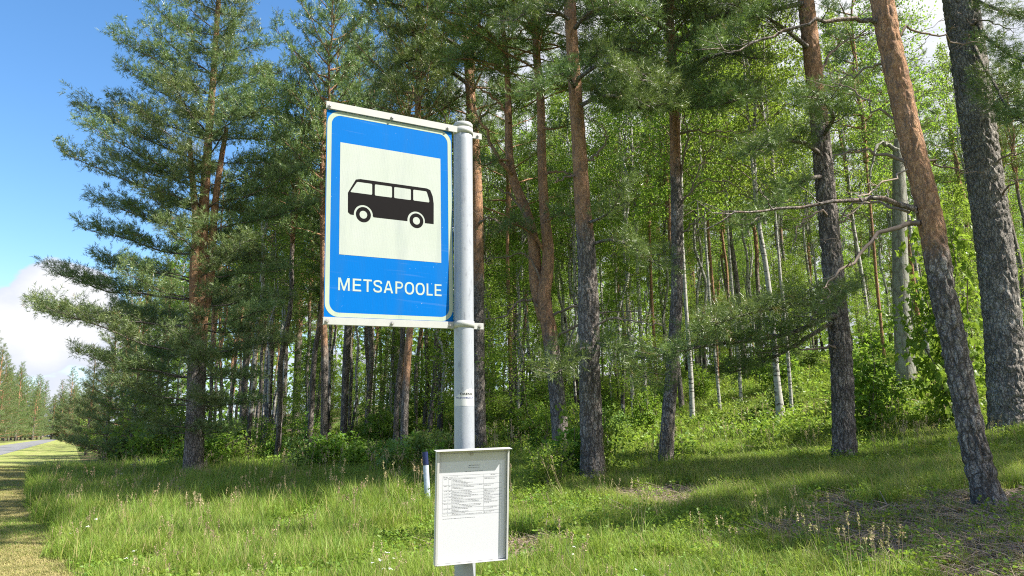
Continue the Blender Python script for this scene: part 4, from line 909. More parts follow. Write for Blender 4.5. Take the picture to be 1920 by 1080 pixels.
# mid-distance trunks that can be told apart, each with a description of its own
mid = [
 ('pine', 'leftmost grey trunk of the three leaning together below the sign panel', [(738, 812, 15), (741, 720, 14), (747, 612, 13), (750, 520, 11)], 21, None, 0),
 ('pine', 'thin orange trunk in the middle of the three leaning together below the sign panel', [(751, 845, 9), (752, 740, 9), (755, 612, 9), (757, 520, 8)], 20, 720, 1),
 ('pine', 'orange topped trunk, rightmost of the three leaning together below the sign', [(757, 872, 17), (759, 770, 15), (765, 660, 14), (770, 600, 13), (774, 520, 11)], 19, 720, 2),
 ('pine', 'tall pine with orange upper stem and sunlit grey foot left of the sign', [(554, 822, 17), (557, 720, 15), (561, 610, 13), (564, 500, 12), (563, 400, 10)], 19, 620, 3),
 ('pine', 'pine trunk with pale foot rising beside the left edge of the sign panel', [(583, 822, 14), (592, 758, 13), (598, 660, 12), (602, 560, 11), (606, 400, 10), (610, 300, 9)], 20, 560, 0),
 ('pine', 'pine trunk disappearing behind the lower left corner of the sign panel', [(607, 864, 15), (608, 770, 14), (609, 670, 14), (607, 600, 13), (606, 480, 12), (604, 330, 10)], 20, 650, 1),
 ('edge', 'dense pine filling the gap between the big spreading pine and the sign', [(452, 840, 15), (458, 730, 13), (466, 600, 12), (472, 480, 10), (476, 380, 9)], 17, 600, 0),
 ('edge', 'bushy topped pine rising behind the right side of the big spreading pine', [(528, 826, 14), (532, 730, 13), (536, 600, 12), (540, 480, 10)], 19, 600, 1),
 ('pine', 'grey pine trunk under the left half of the sign, light foot among saplings', [(643, 848, 15), (646, 758, 14), (650, 660, 15), (653, 600, 14), (655, 500, 12)], 21, None, 2),
 ('pine', 'dark pine trunk nearest the withered brown sapling', [(500, 846, 15), (504, 730, 14), (510, 610, 12), (513, 500, 11), (515, 380, 9)], 17, 640, 3),
 ('pine', 'slanting pine trunk between the big spreading pine and the withered sapling', [(482, 800, 13), (493, 720, 11), (500, 640, 10), (506, 540, 9)], 17, 700, 0),
 ('birch', 'birch with dark mossy foot standing in the bright undergrowth left of the stout pine', [(1466, 800, 20), (1456, 704, 13), (1448, 600, 11), (1436, 500, 10), (1420, 400, 8), (1408, 280, 6)], 17, None, 0),
 ('birch', 'white birch trunk third to the left of the slim lone pine', [(1214, 772, 9), (1206, 680, 8), (1199, 580, 8), (1193, 460, 6)], 19, None, 1),
 ('birch', 'slim white birch trunk left of the slim lone pine', [(1187, 762, 8), (1182, 670, 7), (1177, 580, 7), (1170, 470, 5)], 19, None, 2),
 ('birch', 'birch with black lower trunk just right of the slim lone pine', [(1299, 802, 11), (1295, 700, 10), (1288, 600, 8), (1282, 500, 7)], 18, None, 3),
 ('birch', 'thin speckled birch under the low needle bough', [(1351, 778, 7), (1343, 690, 6), (1332, 580, 6), (1325, 480, 5)], 18, None, 0),
 ('birch', 'thin birch between the low needle bough and the mossy footed birch', [(1390, 762, 7), (1385, 680, 7), (1376, 580, 6), (1368, 480, 5)], 18, None, 1),
 ('birch', 'thin birch close right of the mossy footed birch', [(1486, 790, 7), (1479, 690, 7), (1472, 610, 6), (1460, 480, 5)], 17, None, 2),
 ('birch', 'pale birch between the stout pine and the grey dead trunk', [(1637, 668, 8), (1628, 600, 8), (1618, 530, 8), (1600, 420, 6)], 17, None, 3),
 ('birch', 'birch leaning behind the foot of the leaning pine', [(1742, 690, 9), (1732, 600, 9), (1722, 530, 8), (1705, 420, 7)], 17, None, 0),
 ('pine', 'slender orange pine right of the pale birch and left of the dead trunk', [(1659, 680, 6), (1651, 600, 6), (1643, 520, 6), (1635, 420, 5)], 18, 760, 1),
 ('pine', 'slender orange pine immediately behind the dead trunk on its right side', [(1730, 662, 9), (1722, 600, 8), (1712, 520, 8), (1700, 420, 7)], 18, 760, 2),
 ('pine', 'slender orange pine between the slim lone pine and its white birch neighbour', [(1233, 738, 6), (1228, 660, 6), (1222, 560, 6), (1218, 440, 5)], 18, 760, 3),
 ('pine', 'slender orange pine seen above the low needle bough', [(1347, 740, 6), (1343, 640, 6), (1338, 560, 6), (1330, 460, 5)], 18, 760, 0),
 ('pine', 'crooked slim pine between the post and the forked pine, pale at its foot', [(961, 832, 10), (958, 740, 9), (955, 620, 8), (952, 500, 7)], 18, 700, 1),
]
GM = 'single trunks at the near edge of the forest'
for i, (kind, lab, way, H, upy, ci) in enumerate(mid):
    if kind == 'edge': surveyed_tree('pine_tree', lab, 'tree', way, H, upy, EC[ci], 0.34, 0.6, 'bark', GM, 14, 0, i, 40)
    elif kind == 'pine' and way[0][0] < 900: surveyed_tree('pine_tree', lab, 'tree', way, H, upy, NC[ci % 2], 0.42, 1.05, 'bark', GM, 14, 0, i, 40)
    elif kind == 'pine': surveyed_tree('pine_tree', lab, 'tree', way, H, upy, PC[ci], 0.45, 1.15, 'bark', GM, 14, 0, i, 40)
    else: surveyed_tree('birch_tree', lab, 'tree', way, H, None, BC[ci], 0.38, 1.15, 'birch', GM, 12, 0, i, 40)
# grey dead trunk
tS, oS, pS = surveyed_tree('dead_tree', 'smooth grey dead trunk with broken top and crooked bare arm, behind the leaning pine', 'tree',
    [(1700, 735, 40), (1696, 660, 36), (1690, 560, 32), (1687, 450, 28), (1686, 350, 25), (1684, 290, 20), (1683, 262, 14)], 1, None, None, bark='bark_smooth', seg=24, seed=31, sub=80)
for way, w0, sd_ in (([(1686, 290), (1665, 272), (1645, 275), (1635, 310), (1632, 360)], 14, 101), ([(1688, 330), (1710, 290), (1730, 250)], 7, 102)):
    add_branch(tS, oS, way, oS[1], oS[1] - 0.3, w0, 'bark_smooth', True, 0.3, 0.4, sd_)

# --- forest filling the hillside: individuals with shared meshes
def proto_pine(i):
    r = random.Random(100 + i); H = 12.5; n = 14; z = np.linspace(0, H, n)
    path = np.stack([np.zeros(n), np.zeros(n), z], 1); path = wobble(path, 0.10, r); path[0] = 0
    rad = np.interp(z, [0, 1, 8, 17], [0.125, 0.105, 0.085, 0.03]); up = np.clip((z - 3.0 - i * 1.2) / 4, 0, 1)
    path = np.vstack([path[0] - [0, 0, 0.4], path]); rad = np.concatenate([[rad[0]], rad]); up = np.concatenate([[0], up])
    g = trunk_geo(path, rad, up, 9, 0, True, i)
    for k in range(16):   # dead lower branches
        zz = r.uniform(2.5, 9.5); p0 = np.array([np.interp(zz, path[:, 2], path[:, 0]), np.interp(zz, path[:, 2], path[:, 1]), zz])
        a = arc(p0, r.random() * 6.28, r.uniform(0.4, 1.5), r.uniform(-0.3, 0.3), 0.0, 4, r); tube(g, a, np.linspace(0.012, 0.003, 4), 3, 0, 0.0, cap=False)
    t = empty('pine_tree', (0, -60, 0), '', 'tree', 'pines deep in the forest'); link('trunk', g.mesh('trunk', [M['bark']]), t)
    c = link('crown', PC[i], t, (0, 0, 8.6), kind='stuff'); return t
def proto_birch(i):
    r = random.Random(200 + i); H = 10.5; n = 14; z = np.linspace(0, H, n)
    path = np.stack([np.zeros(n), np.zeros(n), z], 1); path = wobble(path, 0.16, r); path[0] = 0
    rad = np.interp(z, [0, 1, 8, 16], [0.095, 0.075, 0.055, 0.018]); up = np.interp(z, [0, 1.5, 4], [1, 0.7, 0])
    path = np.vstack([path[0] - [0, 0, 0.4], path]); rad = np.concatenate([[rad[0]], rad]); up = np.concatenate([[1], up])
    g = trunk_geo(path, rad, up, 9, 0, True, i)
    t = empty('birch_tree', (0, -60, 0), '', 'tree', 'birches deep in the forest'); link('trunk', g.mesh('trunk', [M['birch']]), t)
    c = link('crown', BC[i], t, (0, 0, 6.5), kind='stuff'); return t
def proto_edge(i):
    r = random.Random(300 + i); H = (13.4, 11.6)[i]; n = 10; z = np.linspace(0, H, n); path = np.stack([np.zeros(n), np.zeros(n), z - 0.3], 1)
    g = trunk_geo(path, np.linspace(0.18, 0.02, n), np.clip((z - 4) / 4, 0, 1), 9, 0, True, i)
    t = empty('pine_tree', (0, -60, 0), '', 'tree', 'bushy pines along the road'); link('trunk', g.mesh('trunk', [M['bark']]), t)
    link('crown', EC[i], t, (0, 0, 0.4), kind='stuff'); return t
PP = [proto_pine(i) for i in range(4)]; BB = [proto_birch(i) for i in range(4)]; EE = [proto_edge(i) for i in range(2)]
KIDS = {o.name: [c for c in bpy.data.objects if c.parent == o] for o in PP + BB + EE}
USED = set()
def place(proto, x, y, rz, s, label, sz=1.0, group=None):
    if proto.name not in USED: USED.add(proto.name); o = proto
    else:
        o = proto.copy(); COL.objects.link(o)
        for ch in KIDS[proto.name]:
            c = ch.copy(); COL.objects.link(c); c.parent = o
    o.location = (x, y, float(hgt(x, y)) - 0.03); o.rotation_euler = (rnd.uniform(-0.03, 0.03), rnd.uniform(-0.03, 0.03), rz); o.scale = (s, s, s * sz); o['label'] = label
    if group: o['group'] = group
    return o
taken = [np.array([o.location.x, o.location.y]) for o in bpy.data.objects if o.parent is None and o.get('category') == 'tree' and o.location.y > 0]
rf = random.Random(77); cnt = {'p': 0, 'b': 0}
REG = [(0, 'left of the sign'), (600, 'behind the sign'), (905, 'just right of the post'), (1045, 'left of the slim lone pine'), (1262, 'left of the stout pine'), (1575, 'left of the leaning pine'), (1770, 'right of the leaning pine')]
def region(px): return [n for a, n in REG if px >= a][-1]
def forest_pt(px, Y):
    x = (px - 960) / F * Y; return x, Y, x * NR[0] + Y * NR[1]
ring = [(27, 40, 56), (40, 58, 86), (58, 95, 130)]
for Y0, Y1, num in ring:
    tries = 0; k = 0
    while k < num and tries < 6000:
        tries += 1; px = rf.uniform(180, 2010); Y = math.sqrt(rf.uniform(Y0 ** 2, Y1 ** 2)); x, y, p = forest_pt(px, Y)
        if p < 5.0 or (px > 1500 and Y < 35): continue
        q = np.array([x, y]); md = 1.7 if Y < 40 else 1.5
        if any(np.hypot(*(q - t_)) < md for t_ in taken): continue
        taken.append(q); k += 1
        birch = rf.random() < np.interp(px, [300, 700, 1000, 1900], [0.03, 0.2, 0.6, 0.6])
        if birch: place(BB[rf.randrange(4)], x, y, rf.random() * 6.28, rf.uniform(0.8, 1.2), 'white barked birch deep in the forest, ' + region(px), group='deep forest birches ' + region(px))
        else: place(PP[rf.randrange(4)], x, y, rf.random() * 6.28, rf.uniform(0.8, 1.15), 'slender red barked pine deep in the forest, ' + region(px), group='deep forest pines ' + region(px))
def proto_young(i):
    t = empty('young_birch', (0, -60, 0), '', 'tree', 'young birches'); g = Geo(); tube(g, [[0, 0, -0.3], [0.02, 0, 1.2], [0, 0.02, 2.6]], [0.035, 0.03, 0.025], 6, 0, 0.0); link('trunk', g.mesh('trunk', [M['birch']]), t)
    c = link('crown', BC[i], t, (0, 0, 1.0), kind='stuff'); c.scale = (0.85, 0.85, 0.55); return t
YG_ = [proto_young(i) for i in range(4)]; KIDS.update({o.name: [c for c in bpy.data.objects if c.parent == o] for o in YG_})
k = 0; tries = 0
while k < 70 and tries < 5000:
    tries += 1; px = rf.uniform(560, 2050) if k > 14 else rf.uniform(480, 950); Y = math.sqrt(rf.uniform(23 ** 2, 58 ** 2)); x, y, p = forest_pt(px, Y)
    if p < 7 or any(np.hypot(x - t_[0], y - t_[1]) < 1.0 for t_ in taken): continue
    taken.append(np.array([x, y])); k += 1; place(YG_[k % 4], x, y, rf.random() * 6, rf.uniform(0.7, 1.3), 'young leafy birch low among the trunks, ' + region(px), group='young birches ' + region(px))
# bushy pines: behind the big pine beside the road, and the row across the road
for px, Y, s in ((262, 34, 0.75), (215, 44, 0.75), (300, 42, 0.9), (180, 60, 0.62), (205, 75, 0.7), (178, 90, 0.62), (240, 60, 0.9), (168, 115, 0.6)):
    x, y, p = forest_pt(px, Y); place(EE[rf.randrange(2)], x, y, rf.random() * 6, s, 'bushy pine on the wooded side of the road, beyond the big spreading pine', 0.95, 'bushy pines on the wooded side of the road')
for k in range(64):
    q = rf.uniform(165, 400) if k > 6 else 150 + k * 7; pp = -15.5 - rf.random() * 9
    if k > 26: pp = rf.uniform(-22, 12); q = rf.uniform(330, 440)
    if k > 26 and -11.5 < pp < -3.5: q = rf.uniform(425, 440)
    x, y = pp * NR[0] + q * DR[0], pp * NR[1] + q * DR[1]
    place(EE[rf.randrange(2)], x, y, rf.random() * 6, rf.uniform(1.6, 2.0), 'tall bushy conifer in the row across the road, far down the left verge', rf.uniform(0.85, 1.1), 'conifers across the road')
# pines just outside the right of the frame that shade the clearing
for x, y, s, i in ((12.4, 7.6, 0.82, 0), (11.6, 6.0, 0.74, 3), (15.5, 9.3, 0.95, 1), (12.6, 11.6, 0.9, 2), (18.5, 11.0, 1.0, 0)):
    o_ = place(PP[i], x, y, rf.random() * 6, s, 'pine beyond the right edge of the picture shading the clearing', 1.0, 'pines right of the clearing')
    for ch in [c for c in bpy.data.objects if c.parent == o_ and c.name.startswith('crown')]: ch.data = NC[i % 2]; ch.scale = (0.95, 0.95, 0.8)

# far forest that reads as one mass
g = Geo(); N = 30000; px = rng.uniform(120, 2100, N); Yf = rng.uniform(92, 150, N); x = (px - 960) / F * Yf; pgd = x * NR[0] + Yf * NR[1]
ok = pgd > 6; x = x[ok]; Yf = Yf[ok]; zg = hgt(x, Yf); hz_ = rng.random(len(x)) ** 0.9 * 24
leaves(g, np.stack([x, Yf, zg + hz_], 1), rng.normal(0, 1, (len(x), 3)), 0.9, 0)
link('distant_forest', g.mesh('distant_forest', [M['shrub_leaf']]), label='dense green mass of far trees closing the forest behind the last trunks', category='forest', kind='stuff')

# ------------------------------------------------------------------ shrubs, saplings, undergrowth
SH = [shrub_mesh(1, 1.7, 1.2, 7, 2600, 0.085, 'shrub_leaf'), shrub_mesh(2, 2.3, 1.3, 8, 3200, 0.085, 'shrub_leaf'), shrub_mesh(3, 1.3, 1.1, 8, 1700, 0.11, 'pale_leaf'),
      shrub_mesh(4, 2.6, 1.2, 7, 1900, 0.105, 'maple_leaf', 'maple'), shrub_mesh(5, 1.5, 0.9, 6, 1100, 0.10, 'maple_leaf', 'maple'), shrub_mesh(6, 1.6, 0.7, 4, 1100, 0.07, 'dead_leaf'), shrub_mesh(7, 1.0, 0.9, 8, 1500, 0.08, 'shrub_leaf')]
def shrub(i, px, py, s, label, name='shrub', cat='shrub', group=None, sz=1.0, at=None):
    b = on_ground(px, py) if at is None else at
    o = link(name, SH[i], None, (b[0], b[1], b[2] - 0.03), label=label, category=cat)
    o.rotation_euler = (0, 0, rnd.random() * 6.28); o.scale = (s, s, s * sz)
    if group: o['group'] = group
    return o
shrub(6, 1118, 898, 1.0, 'dark leafy shrub wrapped round the foot of the straight pine right of the forked one', sz=1.5)
shrub(6, 1092, 900, 0.8, 'low dark shrub between the forked pine and the straight pine beside it', sz=1.3)
shrub(4, 1060, 905, 0.85, 'young maple with broad leaves at the foot of the forked pine', 'maple_sapling', 'sapling', sz=0.9)
shrub(0, 1030, 925, 0.55, 'low dark shrub to the right of the timetable case in front of the forked pine')
shrub(6, 485, 888, 0.55, 'small round dark bush in the grass right of the big spreading pine', sz=0.8)
shrub(5, 458, 868, 0.75, 'withered sapling with rusty brown leaves', 'withered_sapling', 'sapling')
shrub(3, 1790, 800, 1.2, 'tall young maple with bright leaves between the leaning pine and the thick trunk', 'maple_sapling', 'sapling', sz=1.7)
shrub(3, 1640, 815, 0.95, 'maple sapling with pale fanned leaves right of the stout pine', 'maple_sapling', 'sapling')
shrub(4, 700, 850, 1.15, 'broad leaved sapling left of the three leaning trunks under the sign', 'maple_sapling', 'sapling')
for k in range(16):
    px = 585 + k * 17 + rnd.uniform(-8, 8); b_ = P(px, 830, rnd.uniform(18.5, 23)); b_[2] = float(hgt(b_[0], b_[1]))
    shrub(4 if k % 3 else 2, 0, 0, rnd.uniform(0.55, 0.9), 'broad leaved maple sapling in the thicket below the sign panel', 'maple_sapling', 'sapling', 'maple saplings below the sign panel', at=b_)
shrub(4, 420, 868, 1.2, 'young tree with light leaves left of the withered sapling', 'maple_sapling', 'sapling')
for k, (px, py, i, s) in enumerate(((300, 880, 0, 1.3), (245, 870, 1, 1.1), (205, 862, 6, 1.3), (330, 870, 1, 1.1), (275, 885, 6, 1.2), (180, 850, 0, 1.2), (160, 846, 6, 1.2), (400, 885, 6, 1.2), (230, 880, 6, 1.2), (345, 890, 6, 1.0))):
    shrub(i, px, py, s * 1.5, 'dark leafy bush under the boughs of the big spreading pine', group='bushes below the big spreading pine')
rs_ = random.Random(9); done = 0
while done < 118:
    px = rs_.uniform(400, 1960); Y = rs_.uniform(20, 38) if done < 88 else rs_.uniform(38, 60); x, y, p = forest_pt(px, Y)
    if p < 5.2: continue
    if 1180 < px < 1560 and Y < 21.5: continue
    if px > 1560 and Y < 18.5: continue
    right = px > 1120
    if px < 980 and rs_.random() < 0.6: continue
    i = rs_.choice([0, 1, 3, 4, 6, 1] if not right else [2, 2, 0, 3, 4, 6, 2])
    s = rs_.uniform(0.7, 1.15) if not right else rs_.uniform(0.55, 0.9)
    if px < 950: s *= 1.05
    shrub(i, 0, 0, s, ('green broad leaved bush in the undergrowth, ' if i != 2 else 'pale green bush in the undergrowth, ') + region(px), group=('green undergrowth bushes ' if i != 2 else 'pale undergrowth bushes ') + region(px), at=(x, y, float(hgt(x, y)))); done += 1

# ------------------------------------------------------------------ grass and ground cover
def blades(g, n, R, h0, h1, width, lean, mat, rs, dryfrac=0.0, seg=2, drymat=None):
    a = rs.random(n) * 2 * PI; rr = R * np.sqrt(rs.random(n)); base = np.stack([np.cos(a) * rr, np.sin(a) * rr, np.zeros(n)], 1)
    az = rs.random(n) * 2 * PI; ln = lean * (0.3 + rs.random(n)); h = h0 + (h1 - h0) * rs.random(n)
    d = np.stack([np.cos(az), np.sin(az), np.zeros(n)], 1); sd_ = np.stack([-np.sin(az + rs.normal(0, 1, n)), np.cos(az), np.zeros(n)], 1)
    w_ = width * (0.6 + 0.8 * rs.random(n))[:, None]
    p0 = base; p1 = base + d * (ln * h * 0.3)[:, None] + [0, 0, 1] * (h * 0.55)[:, None]; p2 = base + d * (ln * h)[:, None] + [0, 0, 1] * (h * (1 - 0.35 * ln))[:, None]
    V = np.stack([p0 - sd_ * w_ / 2, p0 + sd_ * w_ / 2, p1 + sd_ * w_ * 0.4, p1 - sd_ * w_ * 0.4, p2], 1).reshape(-1, 3); k = np.arange(n)[:, None] * 5
    at_ = np.repeat((rs.random(n) < dryfrac) * 0.85, 5)
    g.add(V, np.concatenate([k + [0, 1, 2], k + [0, 2, 3], k + [3, 2, 4]], 0), mat, at_)
def grass_src(idx, kind):
    rs = np.random.default_rng(500 + idx); g = Geo()
    if kind == 'tall':
        blades(g, 46, 0.17, 0.22, 0.52, 0.008, 0.55, 0, rs, 0.08)
    elif kind == 'seed':
        blades(g, 30, 0.16, 0.2, 0.45, 0.008, 0.5, 0, rs, 0.12)
        for _ in range(4):
            b = np.array([*rs.normal(0, 0.06, 2), 0]); tip = b + [rs.normal(0, 0.08), rs.normal(0, 0.08), rs.uniform(0.5, 0.75)]
            tube(g, [b, (b + tip) / 2 + [0.01, 0, 0], tip], [0.0022, 0.0018, 0.0012], 3, 2, 0, cap=False)
            m = 16; s = rs.random(m)[:, None] * 0.16; leaves(g, tip - (tip - b) * s + rs.normal(0, 0.007, (m, 3)), rs.normal(0, 0.5, (m, 3)) + [0, 0, 1], 0.022, 2)
    elif kind == 'mid': blades(g, 60, 0.17, 0.08, 0.24, 0.007, 0.75, 0, rs, 0.15)
    elif kind == 'drymid': blades(g, 50, 0.17, 0.06, 0.20, 0.006, 0.9, 0, rs, 0.6)
    elif kind == 'mown': blades(g, 70, 0.16, 0.02, 0.06, 0.006, 1.3, 1, rs, 0.35)
    elif kind == 'mowngreen': blades(g, 60, 0.16, 0.02, 0.07, 0.006, 1.1, 0, rs, 0.25)
    elif kind == 'fluffy':   # fine feathery pale grass
        blades(g, 90, 0.18, 0.12, 0.34, 0.004, 0.7, 0, rs, 0.2)
    elif kind == 'herb':
        m = 46; a = rs.random(m) * 6.28; rr = 0.16 * np.sqrt(rs.random(m)); pos = np.stack([np.cos(a) * rr, np.sin(a) * rr, rs.random(m) * 0.22], 1)
        leaves(g, pos, np.stack([np.cos(a), np.sin(a), 0.3 + 0 * a], 1) + rs.normal(0, 0.4, (m, 3)), 0.05, 3); blades(g, 16, 0.15, 0.1, 0.25, 0.006, 0.6, 0, rs)
    elif kind == 'litter':   # dead twigs, needles and leaves lying about
        m = 26; a = rs.random(m) * 6.28; rr = 0.2 * np.sqrt(rs.random(m)); pos = np.stack([np.cos(a) * rr, np.sin(a) * rr, rs.random(m) * 0.02], 1)
        leaves(g, pos, rs.normal(0, 1, (m, 3)) * [1, 1, 0.25], 0.045, 4)
        for _ in range(7):
            p = np.array([*rs.normal(0, 0.1, 2), 0.01]); d = np.array([*rs.normal(0, 1, 2), 0.1]); d /= np.linalg.norm(d)
            tube(g, [p, p + d * 0.08 + [0, 0, 0.015], p + d * rs.uniform(0.12, 0.3)], [0.004, 0.003, 0.002], 3, 5, 0, cap=False)
        blades(g, 8, 0.15, 0.03, 0.10, 0.005, 1.0, 1, rs)
    elif kind == 'flower':
        blades(g, 12, 0.12, 0.2, 0.4, 0.007, 0.5, 0, rs)
        for _ in range(2):
            b = np.array([*rs.normal(0, 0.05, 2), 0]); tip = b + [rs.normal(0, 0.05), rs.normal(0, 0.05), rs.uniform(0.35, 0.5)]; tube(g, [b, tip], [0.002, 0.0015], 3, 0, 0, cap=False)
            m = 14; leaves(g, tip + rs.normal(0, 0.012, (m, 3)) * [1, 1, 0.3], rs.normal(0, 1, (m, 3)) * [1, 1, 0.2], 0.018, 6)
    me = g.mesh('tuft', [M['grass'], M['grass_dry'], M['straw'], M['shrub_leaf'], M['dead_litter'], M['twig_pale'], M['petal']])
    return bpy.data.objects.new('tuft_%02d' % idx, me)
M['dead_litter'] = leaf_mat('fallen_dry_leaves', (0.06, 0.04, 0.03), (0.20, 0.13, 0.085), (0.45, 0.34, 0.24), 0.1, 0.8)
KINDS = ['tall', 'tall', 'seed', 'mid', 'mid', 'mown', 'mowngreen', 'fluffy', 'herb', 'litter', 'flower', 'drymid']
srcs = bpy.data.collections.new('tuft_sources')
for i, k in enumerate(KINDS): srcs.objects.link(grass_src(i, k))
def scatter(name, pts, idx, rot, scl, label, cat):
    me = bpy.data.meshes.new(name); me.vertices.add(len(pts)); me.vertices.foreach_set('co', np.asarray(pts, np.float32).ravel())
    a = me.attributes.new('idx', 'INT', 'POINT'); a.data.foreach_set('value', np.asarray(idx, np.int32))
    a = me.attributes.new('rot', 'FLOAT_VECTOR', 'POINT'); a.data.foreach_set('vector', np.asarray(rot, np.float32).ravel())
    a = me.attributes.new('scl', 'FLOAT_VECTOR', 'POINT'); a.data.foreach_set('vector', np.asarray(scl, np.float32).ravel())
    o = link(name, me, kind='stuff', label=label, category=cat)
    ng = bpy.data.node_groups.new(name, 'GeometryNodeTree'); ng.interface.new_socket('Geometry', in_out='INPUT', socket_type='NodeSocketGeometry'); ng.interface.new_socket('Geometry', in_out='OUTPUT', socket_type='NodeSocketGeometry')
    n = ng.nodes; gi = n.new('NodeGroupInput'); go = n.new('NodeGroupOutput'); ip = n.new('GeometryNodeInstanceOnPoints'); ci = n.new('GeometryNodeCollectionInfo')
    ci.inputs['Collection'].default_value = srcs; ci.inputs['Separate Children'].default_value = True; ci.inputs['Reset Children'].default_value = True
    m2p = n.new('GeometryNodeMeshToPoints')
    def attr(nm, ty):
        x = n.new('GeometryNodeInputNamedAttribute'); x.data_type = ty; x.inputs[0].default_value = nm; return x.outputs[0]
    L = ng.links; L.new(gi.outputs[0], m2p.inputs[0]); L.new(m2p.outputs[0], ip.inputs['Points']); L.new(ci.outputs[0], ip.inputs['Instance']); ip.inputs['Pick Instance'].default_value = True
    L.new(attr('idx', 'INT'), ip.inputs['Instance Index']); L.new(attr('rot', 'FLOAT_VECTOR'), ip.inputs['Rotation']); L.new(attr('scl', 'FLOAT_VECTOR'), ip.inputs['Scale']); L.new(ip.outputs[0], go.inputs[0])
    md = o.modifiers.new('scatter', 'NODES'); md.node_group = ng
    return o
def sample(n, ymin, ymax, pxmin=-60, pxmax=1990, power=1.0):
    Y = ymin + (ymax - ymin) * rng.random(n) ** power; px = rng.uniform(pxmin, pxmax, n); x = (px - 960) / F * Y
    return x, Y, px
N = 52000; x, y, px = sample(N, 5.6, 30, power=1.15); p = x * NR[0] + y * NR[1]
edge = np.interp(y, [0, 8, 12, 16, 30, 60], [0.55, 0.35, -0.1, -0.5, -0.9, -1.4]) + 0.25 * (vnoise(x, y, 9) - 0.5) * 2
k = p > edge; x, y, px, p = x[k], y[k], px[k], p[k]
z = hgt(x, y)
n1 = vnoise(x / 1.1, y / 1.1, 21); n2 = vnoise(x / 0.45, y / 0.45, 22); n3 = vnoise(x / 2.2, y / 2.2, 23)
# bare litter patches between the leaning pine and the clearing
bare = bare_f(x, y)
wood = np.clip((p - 9) / 5, 0, 1)
idx = np.zeros(len(x), int); s = np.ones(len(x)); u = rng.random(len(x)); meadow = np.clip((5.5 - p) / 2.5, 0, 1)
for i in range(len(x)):
    if bare[i] > 0.40: idx[i] = 9 if u[i] < 0.86 else (11 if u[i] < 0.97 else 8); s[i] = 0.85
    elif n1[i] > 0.72 and p[i] < 7: idx[i] = (8, 11, 11, 4)[int(u[i] * 4)]; s[i] = 0.85
    elif rng.random() < meadow[i]: idx[i] = 0 if u[i] < 0.33 else 1 if u[i] < 0.64 else 2 if u[i] < 0.65 else 10 if u[i] < 0.6512 else 8 if u[i] < 0.72 else 11 if u[i] < 0.82 else 3; s[i] = np.interp(y[i], [6, 9, 14], [0.56, 0.70, 1.0])
    elif n3[i] > 0.6 and p[i] > 7: idx[i] = 7 if u[i] < 0.25 else 4 if u[i] < 0.6 else 11 if u[i] < 0.8 else 3; s[i] = 1.0
    else: idx[i] = 3 if u[i] < 0.35 else 4 if u[i] < 0.62 else 7 if u[i] < 0.65 else 8 if u[i] < 0.74 else 2 if u[i] < 0.753 else 11 if u[i] < 0.93 else 9; s[i] = np.interp(y[i], [5, 10, 14], [0.7, 0.85, 1.0])
far = np.clip((y - 12) / 14, 0, 1); s = s * (0.75 + 0.5 * rng.random(len(x))) * (1 + 0.35 * far)
# extra debris on the bare earth
Nb = 9000; xb = rng.uniform(-0.6, 9.5, Nb); yb = rng.uniform(4.8, 13.5, Nb); kb = bare_f(xb, yb) > 0.42; xb, yb = xb[kb], yb[kb]
x = np.concatenate([x, xb]); y = np.concatenate([y, yb]); z = np.concatenate([z, hgt(xb, yb)]); p = np.concatenate([p, xb * NR[0] + yb * NR[1]]); idx = np.concatenate([idx, np.full(len(xb), 9)]); s = np.concatenate([s, rng.uniform(0.5, 0.9, len(xb))])
keep = (rng.random(len(x)) < np.where(p > 16, 0.6, 1.0))
x, y, z, idx, s = (v[keep] for v in (x, y, z, idx, s)); m = len(x)
rot = np.stack([rng.normal(0, 0.12, m), rng.normal(0, 0.12, m), rng.random(m) * 6.28], 1)
scl = np.stack([s, s, s * (0.8 + 0.4 * rng.random(m))], 1)
scatter('grass', np.stack([x, y, z - 0.01], 1), idx, rot, scl, 'long meadow grass with herbs, seed heads and dry litter around the sign', 'grass')
N = 26000; Y = 6 + 34 * rng.random(N) ** 1.3; px = rng.uniform(-60, 420, N); x = (px - 960) / F * Y; p = x * NR[0] + Y * NR[1]
k = (p < 0.8) & (p > -5.05); x, y, p = x[k], Y[k], p[k]; m = len(x); n1 = vnoise(x / 1.3, y / 1.3, 31)
idx = np.where(n1 + rng.normal(0, 0.15, m) > 0.72, 6, 5); s = 0.9 + 0.5 * rng.random(m) + np.clip((y - 15) / 25, 0, 1) * 0.5
scatter('mown_grass', np.stack([x, y, hgt(x, y) + 0.01], 1), idx, np.stack([0 * x, 0 * x, rng.random(m) * 6.28], 1), np.stack([s, s, s], 1), 'short mown yellowish grass of the strip beside the road', 'grass')
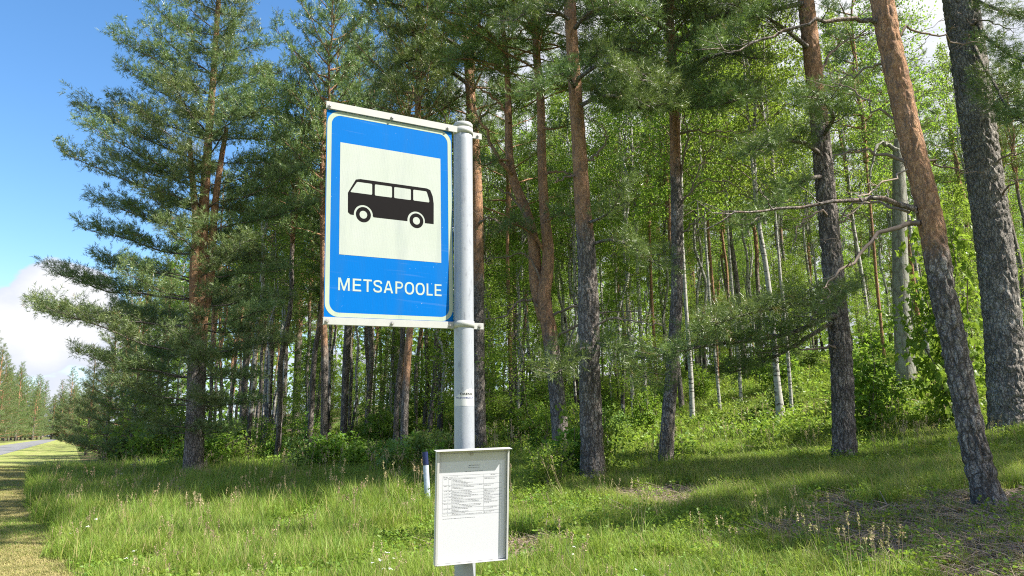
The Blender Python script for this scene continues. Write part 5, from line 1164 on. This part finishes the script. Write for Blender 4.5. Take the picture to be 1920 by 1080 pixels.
# undergrowth carpet in the wood
N = 15000; x, y, px = sample(N, 17, 62, 150, 2000, 1.0); p = x * NR[0] + y * NR[1]; k = (p > 5.5) & ((p > 10.5) | (y > 24)) & (vnoise(x / 2.5, y / 2.5, 41) > 0.25); x, y = x[k], y[k]; m = len(x)
idx = rng.choice([8, 8, 8, 3, 11, 9], m); s = 1.1 + 1.3 * rng.random(m)
scatter('undergrowth', np.stack([x, y, hgt(x, y) - 0.02], 1), idx, np.stack([0 * x, 0 * x, rng.random(m) * 6.28], 1), np.stack([s, s, s * 1.1], 1), 'leafy green carpet of herbs on the forest floor', 'undergrowth')

# fallen branches lying on the bare patch
for k, (way, w0, lab) in enumerate((([(1625, 968), (1650, 964), (1668, 955), (1690, 945)], 7, 'bleached fallen stick lying on the bare litter patch left of the leaning pine'),
        ([(1745, 925), (1752, 918), (1775, 915)], 6, 'short reddish stick at the far side of the bare litter patch'),
        ([(700, 838), (722, 850), (735, 880), (705, 868)], 5, 'thin arched dead branch in the grass below the three leaning trunks'),
        ([(958, 990), (1010, 1002), (1060, 985)], 5, 'thin grey fallen branch right of the timetable case'),
        ([(1605, 946), (1620, 938), (1632, 930)], 5, 'small pale stick above the bare patch near the stout pine'))):
    pts = [on_ground(a, b) for a, b in way]
    if k == 2: pts = [P(a, b, on_ground(705, 885)[1]) for a, b in ((705, 885), (712, 862), (735, 850), (765, 855))]
    pts = spline(np.array(pts), 14); 
    if k != 2: pts[:, 2] = hgt(pts[:, 0], pts[:, 1]) + 0.035
    g = Geo(); o_ = pts[0].copy(); rr = metres(w0, pts[0]) / 2; tube(g, wobble(pts - o_, 0.012, random.Random(k)), np.linspace(rr, rr * 0.3, 14), 6)
    for j in (4, 8, 10):
        e = pts[j] - o_ + rng.normal(0, 0.14, 3) * [1, 1, 0.4] + [0, 0, 0.06]; tube(g, [pts[j] - o_, e], [rr * 0.5, rr * 0.2], 4, cap=False)
    link('fallen_branch', g.mesh('fallen_branch', [M['twig_pale']]), None, tuple(o_), label=lab, category='branch')
print('TRIS', sum(len(m_.polygons) for m_ in bpy.data.meshes))
